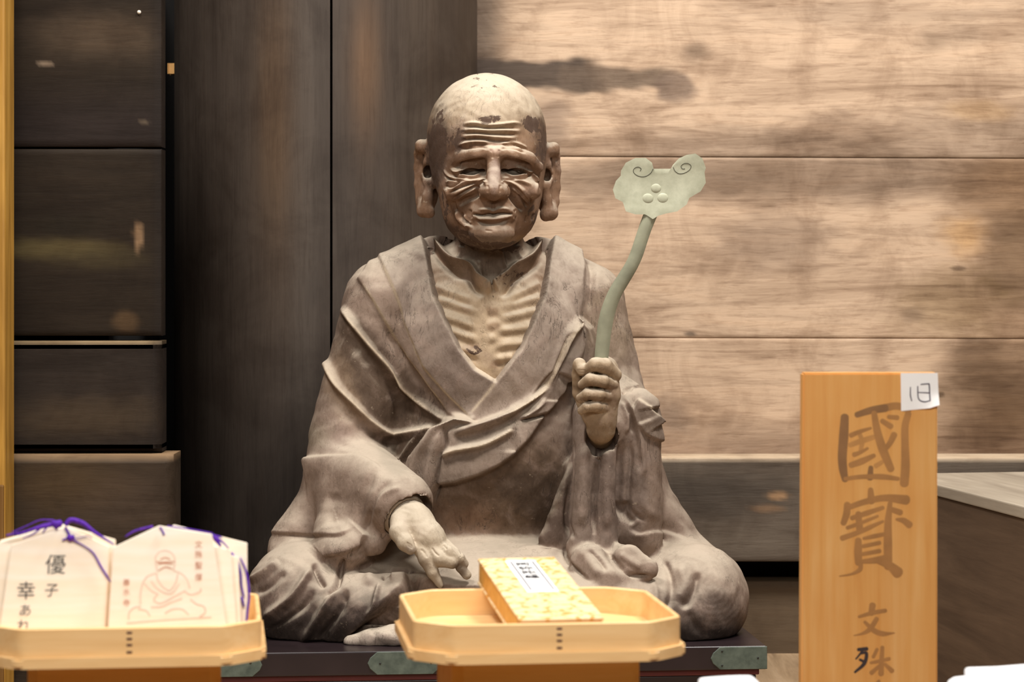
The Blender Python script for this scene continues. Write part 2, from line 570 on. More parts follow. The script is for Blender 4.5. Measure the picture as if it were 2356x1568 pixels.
def statue_wood(name, grain=1.0, dust=0.55):
    t = NT(name, 0.78, 0.18)
    at_ = t.n('VertexColor', layer_name='Col')
    v = t.mapping()
    mott = t.noise(v, 26, 6, 0.62, 0.4)
    fine = t.noise(t.mapping((44, 44, 24)), 4.0, 5, 0.62, 0.5)
    spot = t.noise(v, 95, 4, 0.6, 0.2)
    c = t.mix(t.ramp(mott, [(0.30, 0.62), (0.5, 0.0)]), at_.outputs['Color'], (0.50, 0.45, 0.42, 1), 'MULTIPLY')
    c = t.mix(t.ramp(mott, [(0.52, 0.0), (0.75, 0.40)]), c, lin(172, 148, 134))
    c = t.mix(t.ramp(fine, [(0.28, 0.38 * grain), (0.5, 0.0)]), c, (0.45, 0.40, 0.36, 1), 'MULTIPLY')
    c = t.mix(t.ramp(spot, [(0.66, 0.0), (0.74, 0.5)]), c, lin(176, 160, 138))
    # drying cracks along the grain, and flakes of old dark lacquer
    ck = t.noise(t.mapping((9, 9, 2.2)), 5.0, 5, 0.6, 1.2)
    ckm = t.math('MULTIPLY', t.ramp(t.math('ABSOLUTE', t.math('SUBTRACT', ck, 0.5)), [(0.0, 1.0), (0.012, 0.0)]), t.ramp(t.noise(v, 12, 2), [(0.5, 0.0), (0.6, 1.0)]))
    c = t.mix(t.math('MULTIPLY', ckm, 0.6 if grain >= 1 else 0.25), c, (0.06, 0.045, 0.035, 1))
    fk = t.noise(v, 48, 7, 0.68, 0.9)
    fm = t.ramp(t.math('ADD', fk, t.math('MULTIPLY', at_.outputs['Alpha'], 0.30)), [(0.70, 0.0), (0.725, 1.0)])
    c = t.mix(fm, c, lin(84, 66, 55))
    # dust that has settled on what faces up
    g = t.n('NewGeometry')
    sx = t.n('SeparateXYZ')
    t.l(g.outputs['Normal'], sx.inputs[0])
    up0 = t.ramp(t.math('ADD', sx.outputs['Z'], t.math('MULTIPLY', t.math('SUBTRACT', mott, 0.5), 0.7)), [(0.22, 0.0), (0.85, dust)])
    up = t.math('MULTIPLY', up0, t.math('SUBTRACT', 1.0, t.math('MULTIPLY', fm, 0.75)))
    c = t.mix(up, c, lin(200, 187, 167))
    t.color(c)
    hgt = t.math('ADD', t.math('MULTIPLY', mott, 0.8), t.math('ADD', fine, t.math('MULTIPLY', spot, 0.35)))
    # growth rings cut across the far knee
    wv = t.n('TexWave', wave_type='RINGS', rings_direction='Y')
    wv.inputs['Scale'].default_value = 34; wv.inputs['Distortion'].default_value = 5; wv.inputs['Detail'].default_value = 3; wv.inputs['Detail Scale'].default_value = 0.8
    kn = A(1640, 1352, -250) * S - BASE
    t.l(t.mapping(loc=tuple(-kn)), wv.inputs['Vector'])
    ln = t.n('VectorMath', operation='LENGTH'); t.l(t.mapping(loc=tuple(-kn)), ln.inputs[0])
    km = t.ramp(ln.outputs['Value'], [(0.03, 1.0), (0.075, 0.0)])
    hgt = t.math('ADD', hgt, t.math('MULTIPLY', t.math('MULTIPLY', wv.outputs['Fac'], km), 0.45))
    hgt = t.math('SUBTRACT', t.math('SUBTRACT', hgt, t.math('MULTIPLY', ckm, 0.8)), t.math('MULTIPLY', fm, 0.35))
    t.bump(hgt, 0.5, 0.0016)
    return t.m

M_ROBE = statue_wood('carved_wood_dusty')
M_SKIN = statue_wood('carved_wood_worn', 0.8, 0.62)

ROBE_C = lin(140, 121, 107)
DARK_C = lin(86, 68, 54)
BROWN_C = lin(116, 92, 72)
FACE_C = lin(124, 96, 75)
PALE_C = lin(176, 160, 142)
PINK_C = lin(158, 134, 124)
LACQUER_C = lin(70, 57, 50)  # old dark lacquer on the temple

statue = empty('monk_statue', STATUE_AT, 0, 'carved wooden statue of a seated bald monk in robes on a low dark platform', 'statue')

# ---- head, neck and bony chest: one continuous body
lo = np.array([-268.0, -312.0, -330.0]); hi = np.array([150.0, 150.0, 470.0])
c = Clay(lo, hi, 3.4)
# skull and face masses
c.ell(1120, 310, -45, (136, 140, 165), 10)
c.ell(1128, 418, -88, (120, 148, 122), 40)
c.ell(1127, 498, -112, (96, 66, 92), 30)
c.ell(1121, 380, -20, (128, 110, 120), 30)
# brow ridges
c.chain([(1036, 372, -144), (1062, 362, -182), (1095, 356, -205), (1124, 352, -212)], [14, 16.5, 18, 16], 6)
c.chain([(1236, 384, -144), (1215, 366, -178), (1185, 357, -203), (1150, 352, -213)], [14, 16.5, 18, 16], 6)
# eye hollows and eyeballs
c.ell(1084, 390, -226, (46, 19, 46), 7, 's')
c.ell(1190, 390, -226, (46, 19, 46), 7, 's')
c.ell(1087, 396, -160, (38, 17, 26), 4)
c.ell(1184, 395, -160, (38, 17, 26), 4)
# nose
c.cone((1136, 356, -207), (1136, 436, -245), 12.5, 18.5, 12)
c.ell(1136, 443, -242, (25, 17, 22), 12)
c.ell(1114, 441, -220, (15, 17, 20), 15)
c.ell(1159, 440, -220, (15, 17, 20), 15)
c.ell(1119, 461, -236, (9, 6, 12), 3, 's')
c.ell(1153, 460, -236, (9, 6, 12), 3, 's')
# cheeks, hollows under them, muzzle, chin
c.ell(1066, 432, -178, (44, 24, 30), 16, tilt=24)
c.ell(1206, 432, -178, (40, 24, 30), 16, tilt=-24)
c.ell(1062, 478, -222, (30, 17, 26), 14, 's', 32)
c.ell(1206, 478, -222, (28, 17, 26), 14, 's', -42)
c.ell(1134, 488, -190, (52, 40, 34), 14)
c.cone((1094, 494, -205), (1178, 492, -205), 11, 11, 10)
c.ell(1131, 535, -196, (52, 26, 30), 18)
# ears
for m, oy in ((1, 0), (-1, 7)):
    def E_(x, y, d): return ((x if m > 0 else 2242 - x), y + oy, d)
    c.ell(*E_(985, 408, 2), (27, 84, 18), 10)
    c.ell(*E_(978, 415, -14), (17, 74, 14), 8)
    c.chain([E_(994, 350, -40), E_(984, 338, -44), E_(970, 336, -38), E_(963, 352, -24), E_(961, 385, -14), E_(962, 425, -12),
             E_(966, 458, -16), E_(974, 484, -30), E_(987, 488, -40)], [12, 15, 15, 10, 9, 9, 10, 15, 14], 6)
    c.chain([E_(990, 352, -44), E_(984, 372, -38), E_(978, 390, -28)], [13, 10, 7], 6)
    c.chain([E_(976, 404, -26), E_(984, 416, -40), E_(1000, 420, -50)], [8, 10, 10], 6)
    c.chain([E_(988, 424, -42), E_(984, 452, -40), E_(982, 480, -40)], [11, 11, 14], 8)
    c.ell(*E_(986, 396, -30), (12, 17, 26), 4, 's')
    c.ell(*E_(963, 360, -44), (7, 11, 20), 4, 's')
# neck, collar bones, chest
c.cone((1122, 505, 5), (1128, 640, 15), 76, 84, 16)
c.ell(1122, 800, 30, (226, 246, 152), 20)
c.cone((1050, 630, 20), (920, 690, 30), 70, 70, 20)
c.cone((1196, 630, 20), (1320, 690, 30), 70, 70, 20)
c.ell(1130, 622, -100, (28, 38, 26), 12, 's')
V, Q = refine(*c.mesh())
h = Carve(V, Q)
headz = (h.V[:, 2] > 52) & (h.V[:, 1] < -60)
h.gate = headz
def R(P, a, w_, ends=(0.2, 0.2), smooth=True): h.ridge(P, a * 1.2, w_ * 0.88, ends, smooth)
# forehead
for P, a in (([(1058, 286), (1093, 283), (1123, 288), (1154, 286), (1184, 283), (1208, 288)], 4.5),
             ([(1058, 300), (1090, 298), (1123, 300), (1160, 300), (1204, 302)], 4.5),
             ([(1060, 317), (1082, 312), (1108, 312), (1146, 316), (1194, 319)], 4.5),
             ([(1050, 338), (1068, 330), (1090, 326), (1116, 327), (1127, 335)], 5),
             ([(1148, 334), (1160, 329), (1178, 327), (1198, 334), (1216, 344)], 4.5)):
    R(P, a, 4.2)
for P, a in (([(1060, 292), (1093, 291), (1123, 295), (1154, 294), (1200, 295)], -4.5),
             ([(1058, 308), (1093, 306), (1123, 308), (1160, 309), (1200, 311)], -4.5),
             ([(1056, 326), (1080, 320), (1112, 320), (1140, 324), (1190, 327)], -4.0),
             ([(1060, 344), (1085, 339), (1110, 338), (1124, 343)], -3.5),
             ([(1150, 343), (1165, 339), (1185, 342), (1212, 352)], -3.5),
             ([(1128, 342), (1133, 352), (1133, 366)], -2.2), ([(1148, 342), (1146, 352), (1147, 364)], -2.2)):
    R(P, a, 3.4)
# under the brows, eyelids, eye slits
R([(1034, 384), (1052, 382), (1080, 375), (1108, 370), (1122, 370)], -13, 6)
R([(1153, 370), (1170, 370), (1196, 375), (1226, 387)], -13, 6)
R([(1033, 386), (1048, 395), (1062, 394), (1072, 385), (1088, 381), (1106, 384), (1117, 392)], 6, 3.4)
R([(1153, 392), (1165, 384), (1184, 381), (1200, 389), (1215, 396), (1231, 392)], 6, 3.4)
h.slab([(1059, 398), (1077, 388), (1096, 387), (1114, 391), (1106, 400), (1087, 404), (1070, 403)], -12, 1.3)
h.slab([(1155, 391), (1166, 387), (1184, 387), (1200, 392), (1211, 398), (1192, 404), (1175, 403), (1161, 398)], -12, 1.3)
h.blob((1092, 396), (13, 6), 4); h.blob((1180, 396), (13, 6), 4)
R([(1055, 400), (1071, 406), (1090, 407.5), (1107, 402), (1117, 393)], 5, 3.0)
R([(1153, 393), (1164, 402), (1181, 407.5), (1200, 404), (1215, 399)], 5, 3.0)
R([(1036, 398), (1052, 408), (1080, 414), (1104, 411)], -3.5, 3.0)
R([(1160, 411), (1185, 414), (1212, 408), (1228, 399)], -3.5, 3.0)
# crow's feet and cheek wrinkles
for P, a, w_ in (([(1019, 386), (1032, 404), (1055, 414), (1085, 411)], 4, 3.5),
                 ([(1021, 417), (1039, 420), (1062, 416), (1108, 413)], 5, 4),
                 ([(1039, 437), (1062, 423), (1085, 418), (1112, 414), (1122, 423)], 5, 3.6),
                 ([(1035, 453), (1055, 441), (1078, 430), (1100, 420), (1113, 418), (1122, 431)], 6, 3.8),
                 ([(1047, 460), (1067, 446), (1085, 438), (1101, 430)], 5, 3.6),
                 ([(1050, 482), (1056, 502), (1074, 518), (1090, 526)], 7, 5),
                 ([(1068, 492), (1074, 506), (1088, 514)], 4, 3),
                 ([(1154, 409), (1177, 413), (1200, 418), (1224, 427)], 5, 4),
                 ([(1160, 416), (1188, 426), (1209, 443), (1223, 462)], 6, 4),
                 ([(1174, 430), (1194, 444), (1212, 466), (1216, 482)], 4.5, 3.4),
                 ([(1020, 430), (1028, 446), (1030, 470)], 3, 4), ([(1232, 400), (1236, 425), (1232, 455)], 3, 4),
                 ([(1222, 398), (1232, 408), (1236, 420)], 3, 3)):
    R(P, a, w_)
for P, a, w_ in (([(1020, 402), (1035, 412), (1060, 420)], -4, 2.6),
                 ([(1022, 428), (1040, 429), (1062, 420)], -4, 2.6),
                 ([(1030, 446), (1055, 433), (1082, 424), (1105, 420)], -4.5, 2.6),
                 ([(1040, 458), (1060, 445), (1084, 432), (1102, 425)], -4, 2.6),
                 ([(1050, 472), (1072, 460), (1092, 450), (1100, 438)], -9, 6),
                 ([(1060, 486), (1066, 502), (1084, 515)], -5, 3),
                 ([(1044, 462), (1046, 476), (1052, 484)], -4, 4),
                 ([(1190, 443), (1206, 464), (1216, 478)], -6, 3.4),
                 ([(1172, 446), (1184, 462), (1198, 478), (1206, 486)], -9, 5),
                 ([(1204, 436), (1218, 454), (1224, 470)], -4, 2.6),
                 ([(1228, 490), (1224, 508)], -3, 3), ([(1214, 494), (1210, 512)], -3, 3)):
    R(P, a, w_)
# nose wings, upper lip groove, mouth
R([(1121, 424), (1123, 434), (1121, 444)], -1.6, 3)
R([(1152, 424), (1150, 434), (1152, 444)], -1.6, 3)
R([(1100, 424), (1097, 440), (1100, 456)], -6, 3.5)
R([(1172, 424), (1175, 440), (1172, 456)], -6, 3.5)
R([(1104, 422), (1114, 416), (1121, 422)], 2.2, 3); R([(1154, 422), (1160, 416), (1168, 421)], 2.2, 3)
R([(1134, 464), (1135, 484)], -3.5, 4, (0.1, 0.3), False)
R([(1098, 484), (1112, 483), (1124, 483), (1135, 487), (1146, 482), (1158, 481), (1176, 484)], 5.5, 4.2)
R([(1084, 491), (1096, 494), (1108, 496), (1123, 493), (1136, 494), (1154, 491), (1182, 492)], -11, 3.2, (0.08, 0.08))
R([(1092, 500), (1112, 503), (1138, 503), (1162, 498), (1180, 495)], 7, 5)
R([(1090, 502), (1104, 510), (1122, 514), (1142, 514), (1160, 509), (1178, 501)], -4.5, 3.4)
R([(1082, 480), (1080, 492), (1086, 504)], -4, 4); R([(1184, 480), (1188, 492), (1182, 504)], -4, 4)
h.blob((1131, 540), (34, 14), 4)
R([(1116, 530), (1124, 531), (1134, 532)], -1.5, 2)
# neck cords, collar bones, ribs
h.gate = ~headz
R([(1062, 566), (1056, 584), (1050, 600)], 9, 6, (0.05, 0.2))
R([(1190, 564), (1196, 584), (1200, 600)], 9, 6, (0.05, 0.2))
R([(1152, 570), (1158, 594), (1166, 622)], 7, 4, (0.05, 0.2))
R([(1100, 596), (1106, 620), (1112, 640)], 4, 5)
h.blob((1130, 586), (16, 20), 6); h.blob((1132, 622), (24, 28), -16); h.blob((1060, 585), (26, 18), -10); h.blob((1204, 580), (24, 18), -10)
R([(982, 548), (1006, 567), (1029, 592), (1050, 604), (1080, 610), (1091, 622), (1099, 642), (1118, 661), (1133, 671)], 25, 8.5, (0.05, 0.05))
R([(1248, 550), (1236, 572), (1222, 592), (1200, 607), (1178, 618), (1156, 643), (1134, 667)], 25, 8.5, (0.05, 0.05))
R([(996, 574), (1024, 606), (1047, 626), (1077, 636), (1092, 660), (1118, 683)], -19, 9)
R([(1244, 590), (1222, 615), (1188, 638), (1168, 666), (1148, 684)], -19, 9)
h.blob((1124, 672), (12, 9), 5); h.blob((1150, 668), (13, 10), 6)
for P in ([(1000, 658), (1045, 675), (1104, 698)], [(1008, 688), (1062, 704), (1109, 721)], [(1022, 728), (1062, 741), (1106, 755)],
          [(1034, 760), (1079, 775), (1106, 780)], [(1050, 800), (1080, 808), (1108, 820)],
          [(1242, 653), (1200, 672), (1160, 692)], [(1242, 686), (1200, 694), (1148, 708)], [(1236, 714), (1190, 724), (1147, 733)],
          [(1224, 752), (1180, 757), (1130, 762)], [(1204, 788), (1170, 792), (1130, 797)], [(1180, 822), (1150, 824), (1130, 828)]):
    h.ridge(P, 4.5, 8, (0.02, 0.4))
    h.ridge([(p[0], p[1] + 15) for p in P], -3.2, 7, (0.05, 0.4))
for y in (713, 747, 776): h.blob((1132, y), (14, 9), 2.2); h.blob((1132, y + 16), (14, 8), -2)
h.gate = None
h.gouge(0.7, 0.09)
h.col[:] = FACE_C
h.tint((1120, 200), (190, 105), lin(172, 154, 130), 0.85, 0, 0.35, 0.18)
h.tint((1004, 350), (24, 90), LACQUER_C, 0.85, 6, 0.5)
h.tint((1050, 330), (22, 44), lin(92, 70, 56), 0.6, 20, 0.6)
h.tint((1244, 330), (16, 52), lin(84, 66, 56), 0.8, -4, 0.3, 0.5)
h.tint((1228, 290), (14, 16), lin(98, 76, 60), 0.7, 30, 0.2, 0.6)
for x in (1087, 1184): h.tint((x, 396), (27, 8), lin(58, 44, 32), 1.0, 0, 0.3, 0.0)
h.tint((1125, 275), (26, 8), lin(112, 92, 74), 0.7, -8, 0.3, 0.5)
h.tint((1200, 320), (40, 40), lin(156, 126, 100), 0.5)
h.tint((1140, 340), (14, 12), lin(186, 158, 140), 0.7)
h.tint((1138, 400), (12, 34), lin(158, 138, 128), 0.6)
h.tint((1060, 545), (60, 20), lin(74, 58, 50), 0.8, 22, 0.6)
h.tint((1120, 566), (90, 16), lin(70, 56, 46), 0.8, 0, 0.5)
h.tint((1180, 552), (36, 9), lin(150, 116, 70), 0.6, -14, 0.5)
h.tint((1120, 760), (170, 130), lin(182, 160, 132), 0.9, 0, 0.4, 0.1)
h.tint((1126, 590), (110, 56), lin(122, 104, 88), 0.9, 0, 0.5, 0.1)
for x, y in ((1133, 716), (1134, 750), (1090, 800), (1140, 838), (1078, 800)): h.tint((x, y), (14, 9), lin(134, 106, 82), 0.6)
for c_, r_, a_, t_ in (((1004, 345), (26, 95), 1.0, 6), ((1050, 325), (26, 40), 0.7, 20), ((1243, 325), (18, 66), 0.72, -4), ((1222, 285), (26, 20), 0.9, 30),
                       ((1124, 276), (36, 12), 0.75, -6), ((1058, 545), (70, 22), 0.9, 22), ((1226, 500), (16, 30), 0.8, 10), ((1022, 480), (16, 50), 0.7, 0),
                       ((1140, 566), (80, 14), 0.9, 0), ((1110, 190), (60, 30), 0.35, 0), ((1090, 805), (26, 12), 0.7, 0), ((1170, 640), (60, 20), 0.5, -30)):
    h.flaky(c_, r_, a_, t_)
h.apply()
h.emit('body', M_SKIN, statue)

# ---- robe over torso, arms and crossed legs
c = Clay((-640, -400, ZT - 14), (575, 245, 190), 6.2)
c.ell(1120, 800, 35, (252, 262, 168), 20)
c.cone((1012, 625, 35), (890, 690, 30), 86, 92, 24)
c.cone((1236, 625, 35), (1345, 688, 30), 82, 84, 24)
c.cone((885, 700, 25), (806, 1010, -5), 94, 96, 24)
c.cone((1352, 700, 32), (1392, 880, 20), 84, 86, 24)
c.ell(1132, 1060, 40, (255, 262, 172), 30)
c.ell(1120, 1180, 60, (330, 200, 150), 30)
# legs
c.ell(1140, 1372, -60, (430, 140, 270), 30)
c.cone((985, 1345, 0), (705, 1372, -150), 115, 118, 30)
c.cone((1300, 1345, 0), (1592, 1372, -150), 110, 112, 30)
c.ell(694, 1378, -165, (127, 126, 140), 20)
c.ell(1600, 1376, -170, (119, 120, 140), 20)
c.cone((715, 1412, -220), (960, 1408, -305), 92, 82, 24)
c.cone((1580, 1412, -220), (1240, 1412, -305), 92, 80, 24)
c.cone((960, 1408, -305), (1240, 1412, -305), 74, 74, 24)
# near sleeve resting on the thigh, and its hanging hem
c.cone((796, 1085, -30), (920, 1160, -232), 97, 75, 20)
c.cone((776, 1130, -30), (852, 1190, -190), 78, 56, 24)
c.cone((720, 1190, -40), (660, 1260, -60), 60, 44, 34)
c.cone((800, 1150, -110), (790, 1265, -185), 66, 62, 24)
c.cone((856, 1190, -185), (800, 1268, -235), 42, 34, 18)
c.cone((886, 1190, -205), (862, 1250, -245), 34, 26, 14)
# sleeve of the raised arm: hangs like a curtain
c.rbox(1416, 1075, -75, (98, 175, 130), 52, 18)
c.cone((1408, 925, -20), (1398, 985, -170), 78, 62, 18)
c.cone((1346, 990, -180), (1338, 1245, -206), 25, 27, 16)
c.cone((1398, 1010, -196), (1394, 1245, -212), 23, 24, 16)
c.cone((1478, 960, -120), (1484, 1240, -150), 34, 40, 14)
c.cone((1436, 1040, -60), (1440, 1190, -80), 24, 24, 4, 's')
c.chain([(1326, 1258, -200), (1354, 1294, -256), (1394, 1336, -308)], [24, 42, 30], 10, 'u', 0.5)
c.chain([(1404, 1264, -206), (1444, 1288, -266), (1492, 1308, -292)], [18, 34, 24], 10, 'u', 0.5)
c.cone((1376, 1268, -190), (1424, 1340, -272), 30, 40, 14)
c.cone((1490, 960, -70), (1490, 1080, -80), 26, 30, 14)
c.cone((1326, 1060, -140), (1262, 1240, -165), 14, 22, 14)
c.cone((1330, 1080, -110), (1300, 1240, -140), 30, 34, 20)
c.cone((1490, 1120, -60), (1590, 1262, -100), 42, 36, 40)
# openings: neck, cuff, hollow between hem and far shin
c.cone((1124, 500, 0), (1126, 600, -30), 118, 108, 6, 's')
c.cone((1384, 1000, -215), (1382, 1022, -185), 37, 34, 3, 's')
c.cone((935, 1180, -250), (1010, 1290, -370), 58, 62, 5, 's')
c.floor(ZT)
V, Q = refine(*c.mesh())
r = Carve(V, Q)
RR, FO, SL = r.ridge, r.fold, r.slab
COLLAR_L = [(975, 520), (986, 590), (1003, 680), (1030, 740), (1060, 800), (1095, 845), (1140, 874), (1083, 951), (1096, 972),
            (1060, 936), (1024, 897), (976, 840), (945, 763), (903, 664), (870, 588), (920, 545)]
LAYER_L = [(975, 520), (986, 590), (1003, 680), (1030, 740), (1060, 800), (1095, 845), (1140, 874), (1083, 951), (1096, 976),
           (1030, 950), (986, 888), (935, 820), (897, 760), (858, 690), (824, 642), (860, 590), (920, 540)]
COLLAR_R = [(1266, 515), (1260, 600), (1246, 680), (1222, 740), (1195, 800), (1140, 874), (1083, 951), (1097, 974),
            (1160, 952), (1212, 914), (1262, 850), (1292, 775), (1334, 728), (1344, 690), (1345, 620), (1330, 566)]
VOID = [(960, 480), (986, 590), (1003, 680), (1030, 740), (1060, 800), (1095, 845), (1140, 873), (1195, 800), (1222, 740),
        (1246, 680), (1260, 600), (1280, 480)]
SL(VOID, -46, 2.2, False)
_i = np.nonzero((r.V[:, 1] < -8) & (abs(r.px - 1120) < 170) & (r.py < 880))[0]
_v = np.zeros(len(r.V), bool); _v[_i] = r.signed(np.array(VOID, float), _i) > 8; VOIDM = face_of(_v, Q)
SL(COLLAR_L, 7, 2.2, False)
SL(LAYER_L, 7, 2.2, False)
SL(COLLAR_R, 17, 2.2, False)
RR([(1352, 572), (1362, 640), (1352, 720)], -9, 8)
# broad folds of the near sleeve
RR([(785, 700), (791, 712), (839, 782), (887, 840), (935, 897), (999, 951), (1029, 970)], 13, 8, (0.08, 0.05))
RR([(742, 815), (775, 884), (814, 929), (858, 974), (900, 999), (951, 995), (1004, 983)], 14, 8, (0.08, 0.05))
RR([(800, 760), (858, 840), (910, 905), (980, 965)], -8, 18)
RR([(880, 740), (930, 830), (990, 915), (1040, 962)], -9, 14)
RR([(760, 900), (810, 960), (870, 1010), (940, 1020)], -6, 16)
# cloth wound round the waist
SASH = [(1334, 728), (1300, 765), (1276, 830), (1250, 880), (1201, 922), (1160, 950), (1100, 974), (1055, 962), (1022, 980), (1000, 990),
        (976, 1012), (950, 1050), (930, 1105), (924, 1150), (990, 1172), (1000, 1140), (1011, 1113), (1052, 1108), (1106, 1091), (1149, 1070),
        (1180, 1048), (1214, 1013), (1238, 976), (1258, 942), (1274, 915), (1300, 880), (1332, 872), (1372, 840), (1374, 800), (1362, 755)]
r.gate = r.V[:, 1] > -178
SL(SASH, 30, 2.4, False)
RR([(1332, 733), (1301, 768), (1276, 825), (1250, 880), (1206, 921), (1160, 955), (1117, 976), (1072, 994), (1045, 1004)], 15.6, 9, (0.02, 0.08))
RR([(1316, 752), (1290, 820), (1262, 868), (1214, 925), (1180, 952)], -14.3, 7)
RR([(1346, 752), (1320, 800), (1298, 850)], 7, 6)
FO([(1276, 852), (1300, 866), (1326, 876), (1345, 880)], -16, 2.5, 22, (0.1, 0.1))
RR([(1342, 744), (1360, 766), (1372, 800)], 3.5, 5)
FO([(1045, 1006), (1084, 998), (1117, 991), (1160, 970), (1193, 939), (1208, 922)], -9, 2.5, 22)
RR([(1024, 1048), (1052, 1037), (1106, 1027), (1149, 1008), (1182, 988)], 11.7, 6, (0.03, 0.1))
FO([(1024, 1054), (1052, 1044), (1106, 1034), (1149, 1015), (1184, 994)], -5, 2.5, 26)
FO([(1182, 985), (1185, 1010), (1184, 1042)], -5, 2, 26)
RR([(1190, 970), (1221, 942), (1246, 905)], 9.1, 5)
RR([(1190, 970), (1225, 963), (1257, 952)], -16.9, 3.2)
SL([(1192, 968), (1225, 960), (1262, 945), (1272, 918), (1246, 915), (1221, 940)], 6, 2, False)
RR([(1098, 972), (1052, 963), (1021, 981), (998, 1011), (974, 1054), (960, 1115), (952, 1150)], 19.5, 10, (0.05, 0.02))
RR([(1052, 984), (1034, 997), (1032, 1024), (1020, 1050), (1012, 1104), (994, 1160)], -15.6, 5)
RR([(1040, 990), (1020, 1010), (1004, 1050), (992, 1100), (980, 1150)], 10.4, 9)
RR([(1000, 990), (976, 1020), (954, 1060), (940, 1110)], -9.1, 4)
RR([(984, 990), (954, 1014), (924, 1056), (902, 1080)], 10.4, 6)
r.gate = None
# forearm sleeve and cuff
FO([(698, 1052), (740, 1049), (790, 1048), (830, 1051), (866, 1068), (892, 1092)], 11, 3, 60, (0.02, 0.2))
RR([(872, 1075), (850, 1110), (832, 1160), (826, 1215)], -5, 8)
RR([(905, 1100), (870, 1130), (852, 1180), (840, 1230)], -6, 6)
RR([(925, 1118), (880, 1140), (864, 1185)], 5, 7)
RR([(770, 1130), (762, 1180), (770, 1215)], -5, 14)
# raised sleeve: long falling folds
for P, a, w_ in (([(1316, 1000), (1312, 1080), (1309, 1141), (1305, 1208), (1328, 1244)], -14, 6),
                 ([(1378, 1012), (1376, 1060), (1370, 1107), (1366, 1175), (1368, 1238)], -13, 5),
                 ([(1427, 1010), (1427, 1060), (1425, 1141), (1428, 1206)], -14, 6),
                 ([(1452, 1010), (1452, 1060), (1448, 1110), (1450, 1170), (1492, 1204)], -9, 5),
                 ([(1345, 1010), (1342, 1100), (1336, 1220)], 8, 12), ([(1400, 1020), (1396, 1120), (1398, 1230)], 8, 10),
                 ([(1424, 905), (1446, 929), (1459, 957), (1470, 992), (1479, 1049), (1480, 1100)], 9, 6),
                 ([(1424, 922), (1439, 946), (1443, 974), (1439, 1000)], 7, 5),
                 ([(1440, 930), (1452, 962), (1456, 1000)], -7, 4),
                 ([(1438, 1150), (1440, 1180), (1462, 1205)], -16, 10),
                 ([(1478, 1060), (1470, 1110), (1480, 1160), (1520, 1200)], 6, 12)):
    RR(P, a, w_)
FO([(1420, 858), (1456, 884), (1487, 906), (1508, 922), (1512, 940)], 13, 2.5, 30, (0.05, 0.02))
FO([(1466, 921), (1489, 937), (1512, 954), (1524, 968)], 11, 2.5, 30, (0.05, 0.02))
FO([(1520, 1017), (1495, 1006), (1479, 994), (1467, 971)], 10, 2.5, 40, (0.02, 0.1))
RR([(1430, 908), (1444, 902), (1456, 903)], -12, 4)
# hem ends piled on the thigh
RR([(1330, 1262), (1356, 1290), (1384, 1330)], 6, 12); RR([(1420, 1272), (1450, 1290), (1480, 1308)], 5, 9)
FO([(1652, 1256), (1605, 1242), (1521, 1222), (1470, 1229), (1437, 1208)], -8, 2.5, 30)
RR([(1299, 1252), (1303, 1284), (1322, 1308), (1363, 1340)], -9, 4)
RR([(1396, 1268), (1417, 1292), (1454, 1322), (1502, 1324)], -11, 4)
RR([(1352, 1262), (1380, 1290), (1396, 1316)], -6, 5)
RR([(1180, 1270), (1215, 1262), (1260, 1264), (1290, 1272)], 7, 7)
for P, a, w_ in (([(1605, 1312), (1598, 1350), (1585, 1380), (1568, 1402)], -12, 9), ([(1560, 1296), (1574, 1340), (1560, 1385)], 7, 12),
                 ([(1518, 1280), (1540, 1320), (1545, 1370), (1530, 1410)], -9, 8), ([(1500, 1330), (1510, 1370), (1500, 1410)], 6, 8),
                 ([(1580, 1400), (1600, 1440), (1640, 1470)], -6, 10)):
    RR(P, a, w_)
# near knee and shin
FO([(573, 1262), (598, 1235), (627, 1229), (684, 1229), (751, 1233), (790, 1234), (818, 1210)][::-1], 9, 2.5, 40)
FO([(738, 1297), (755, 1281), (799, 1270), (828, 1254), (850, 1230)][::-1], 13, 2.5, 40, (0.05, 0.15))
for P, a, w_ in (([(722, 1294), (732, 1322), (748, 1354)], -9, 6), ([(790, 1278), (784, 1315), (770, 1353), (750, 1380)], -12, 6),
                 ([(780, 1345), (770, 1362), (747, 1401), (713, 1449), (684, 1480)], 12, 9), ([(796, 1350), (786, 1392), (756, 1442), (730, 1482)], -11, 9),
                 ([(719, 1300), (694, 1342), (667, 1378), (598, 1426)], 11, 9), ([(724, 1352), (700, 1394), (640, 1438), (610, 1456)], -6, 7),
                 ([(644, 1290), (608, 1318), (572, 1338)], 9, 8), ([(660, 1312), (620, 1348), (584, 1368)], -5, 8),
                 ([(876, 1334), (866, 1370), (858, 1401), (838, 1424)], 7, 6), ([(878, 1336), (895, 1317), (945, 1312)], -10, 4),
                 ([(895, 1330), (915, 1324), (940, 1322)], 7, 7), ([(830, 1270), (850, 1300), (850, 1350)], 6, 14)):
    RR(P, a * 1.45, w_)
HOLLOW = [(946, 1314), (923, 1345), (885, 1384), (847, 1426), (809, 1464), (780, 1492), (980, 1492), (1240, 1480), (1240, 1380), (1100, 1350), (1010, 1345)]
SL(HOLLOW, -40, 3.5, False)
r.gouge(1.3, 0.055)
